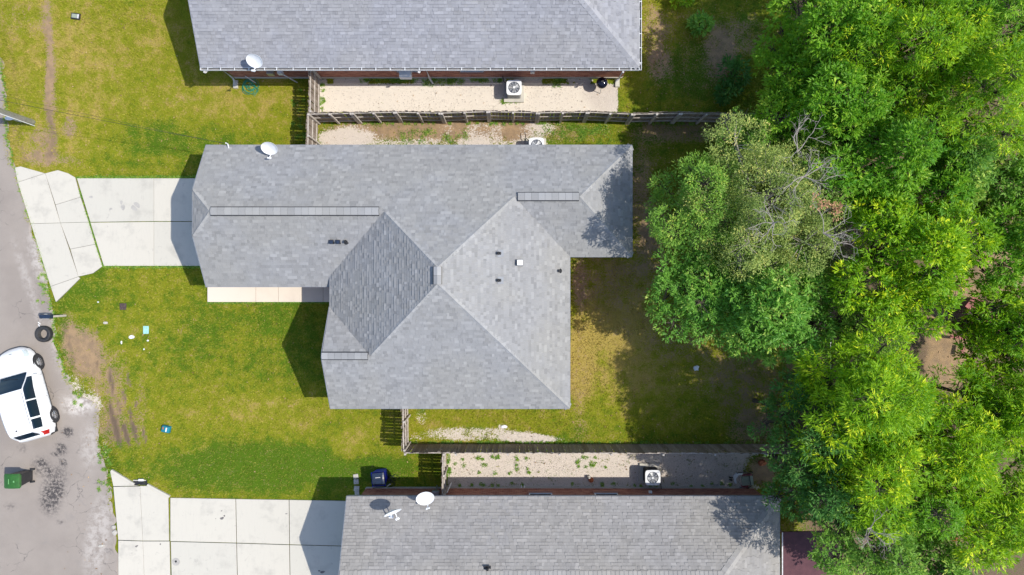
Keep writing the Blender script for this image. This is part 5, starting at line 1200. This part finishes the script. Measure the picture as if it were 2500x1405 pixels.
# weeds creeping in the expansion joint and along the road edge
sp += [(187 + 66 * f + random.uniform(-1, 1), 435 + 217 * f, 3) for f in np.linspace(.12, .98, 40) if random.random() < .8] + [(random.uniform(240, 275), random.uniform(1090, 1200), 4) for _ in range(34)] + [(random.uniform(92, 125), random.uniform(670, 740), 4) for _ in range(16)] + [(random.uniform(180, 200), random.uniform(950, 990), 4) for _ in range(8)]
sp += [(x_, np.interp(x_, [185, 508], [434, 434]) + random.uniform(-2, 1), 3) for x_ in np.linspace(190, 480, 60)] + [(x_, 652 + random.uniform(-1, 2), 3) for x_ in np.linspace(255, 490, 50)] + [(x_, 739 + random.uniform(-1, 1), 2.5) for x_ in np.linspace(510, 800, 55)]
sp += [(np.interp(y_, [p[1] for p in ROAD], [p[0] for p in ROAD]) + random.uniform(-3, 7), y_, 3) for y_ in np.linspace(60, 930, 110)]
sp += [(random.uniform(1005, 1850), 1082 + random.uniform(-2, 1), 4) for _ in range(90)] + [(random.uniform(790, 1870), 300 + random.uniform(0, 3), 4) for _ in range(60)] + [(random.uniform(715, 745), random.uniform(215, 350), 5) for _ in range(20)]
tufts('weeds', sp, LM['mid'], .12, 3)
rg = np.random.default_rng(8); X, Y = scatter(60000, -10, 13, -10.5, 10.4, rg); F = fields(X, Y); ok = (F['gravel'] > .45) & ~in_build(X, Y); X, Y = X[ok][:14000], Y[ok][:14000]; k = len(X)
s_ = rg.uniform(.008, .026, k); octa = np.array([[1, 0, 0], [0, 1, 0], [-1, 0, 0], [0, -1, 0], [0, 0, .8]]); V = (octa[None] * s_[:, None, None] * rg.uniform(.6, 1.2, (k, 5, 1))) + np.stack([X, Y, np.zeros(k)], 1)[:, None, :]
Fc = (np.array([[0, 1, 4], [1, 2, 4], [2, 3, 4], [3, 0, 4]])[None] + (np.arange(k) * 5)[:, None, None]).reshape(-1, 3)
n = N('pebble_mat').set(.9); n.col(n.mix(n.attr('tone'), (.34, .29, .24), (.82, .77, .7))); tag(place('gravel', np_mesh('gravel', V.reshape(-1, 3), Fc, n.m, np.repeat(rg.random(k), 4))), kind='stuff')
X1, Y1 = scatter(2600, 5, 24, -14, 14, rg); X2, Y2 = scatter(900, -22, 6, -14, 14, rg); X = np.concatenate([X1, X2]); Y = np.concatenate([Y1, Y2]); ok = ~in_build(X, Y); X, Y = X[ok], Y[ok]; k = len(X)
a = rg.uniform(0, 6.28, k); L_ = rg.uniform(.025, .06, k); P = lambda ang, q, z: np.stack([X + np.cos(a + ang) * L_ * q, Y + np.sin(a + ang) * L_ * q, np.full(k, z)], 1)
V = np.stack([P(0, 1, .03), P(1.57, .45, .045), P(3.14, 1, .02), P(4.71, .45, .04)], 1).reshape(-1, 3); n = N('leaf_litter').set(.8); n.col(n.mix(n.attr('tone'), (.16, .08, .035), (.52, .36, .2)))
tag(place('fallen_leaves', np_mesh('fallen_leaves', V, np.arange(4 * k).reshape(-1, 4), n.m, rg.random(k))), kind='stuff')
tri = sum(len(o.data.polygons) for o in scene.objects if o.type == 'MESH'); print('polys', tri, 'objects', len(scene.objects))
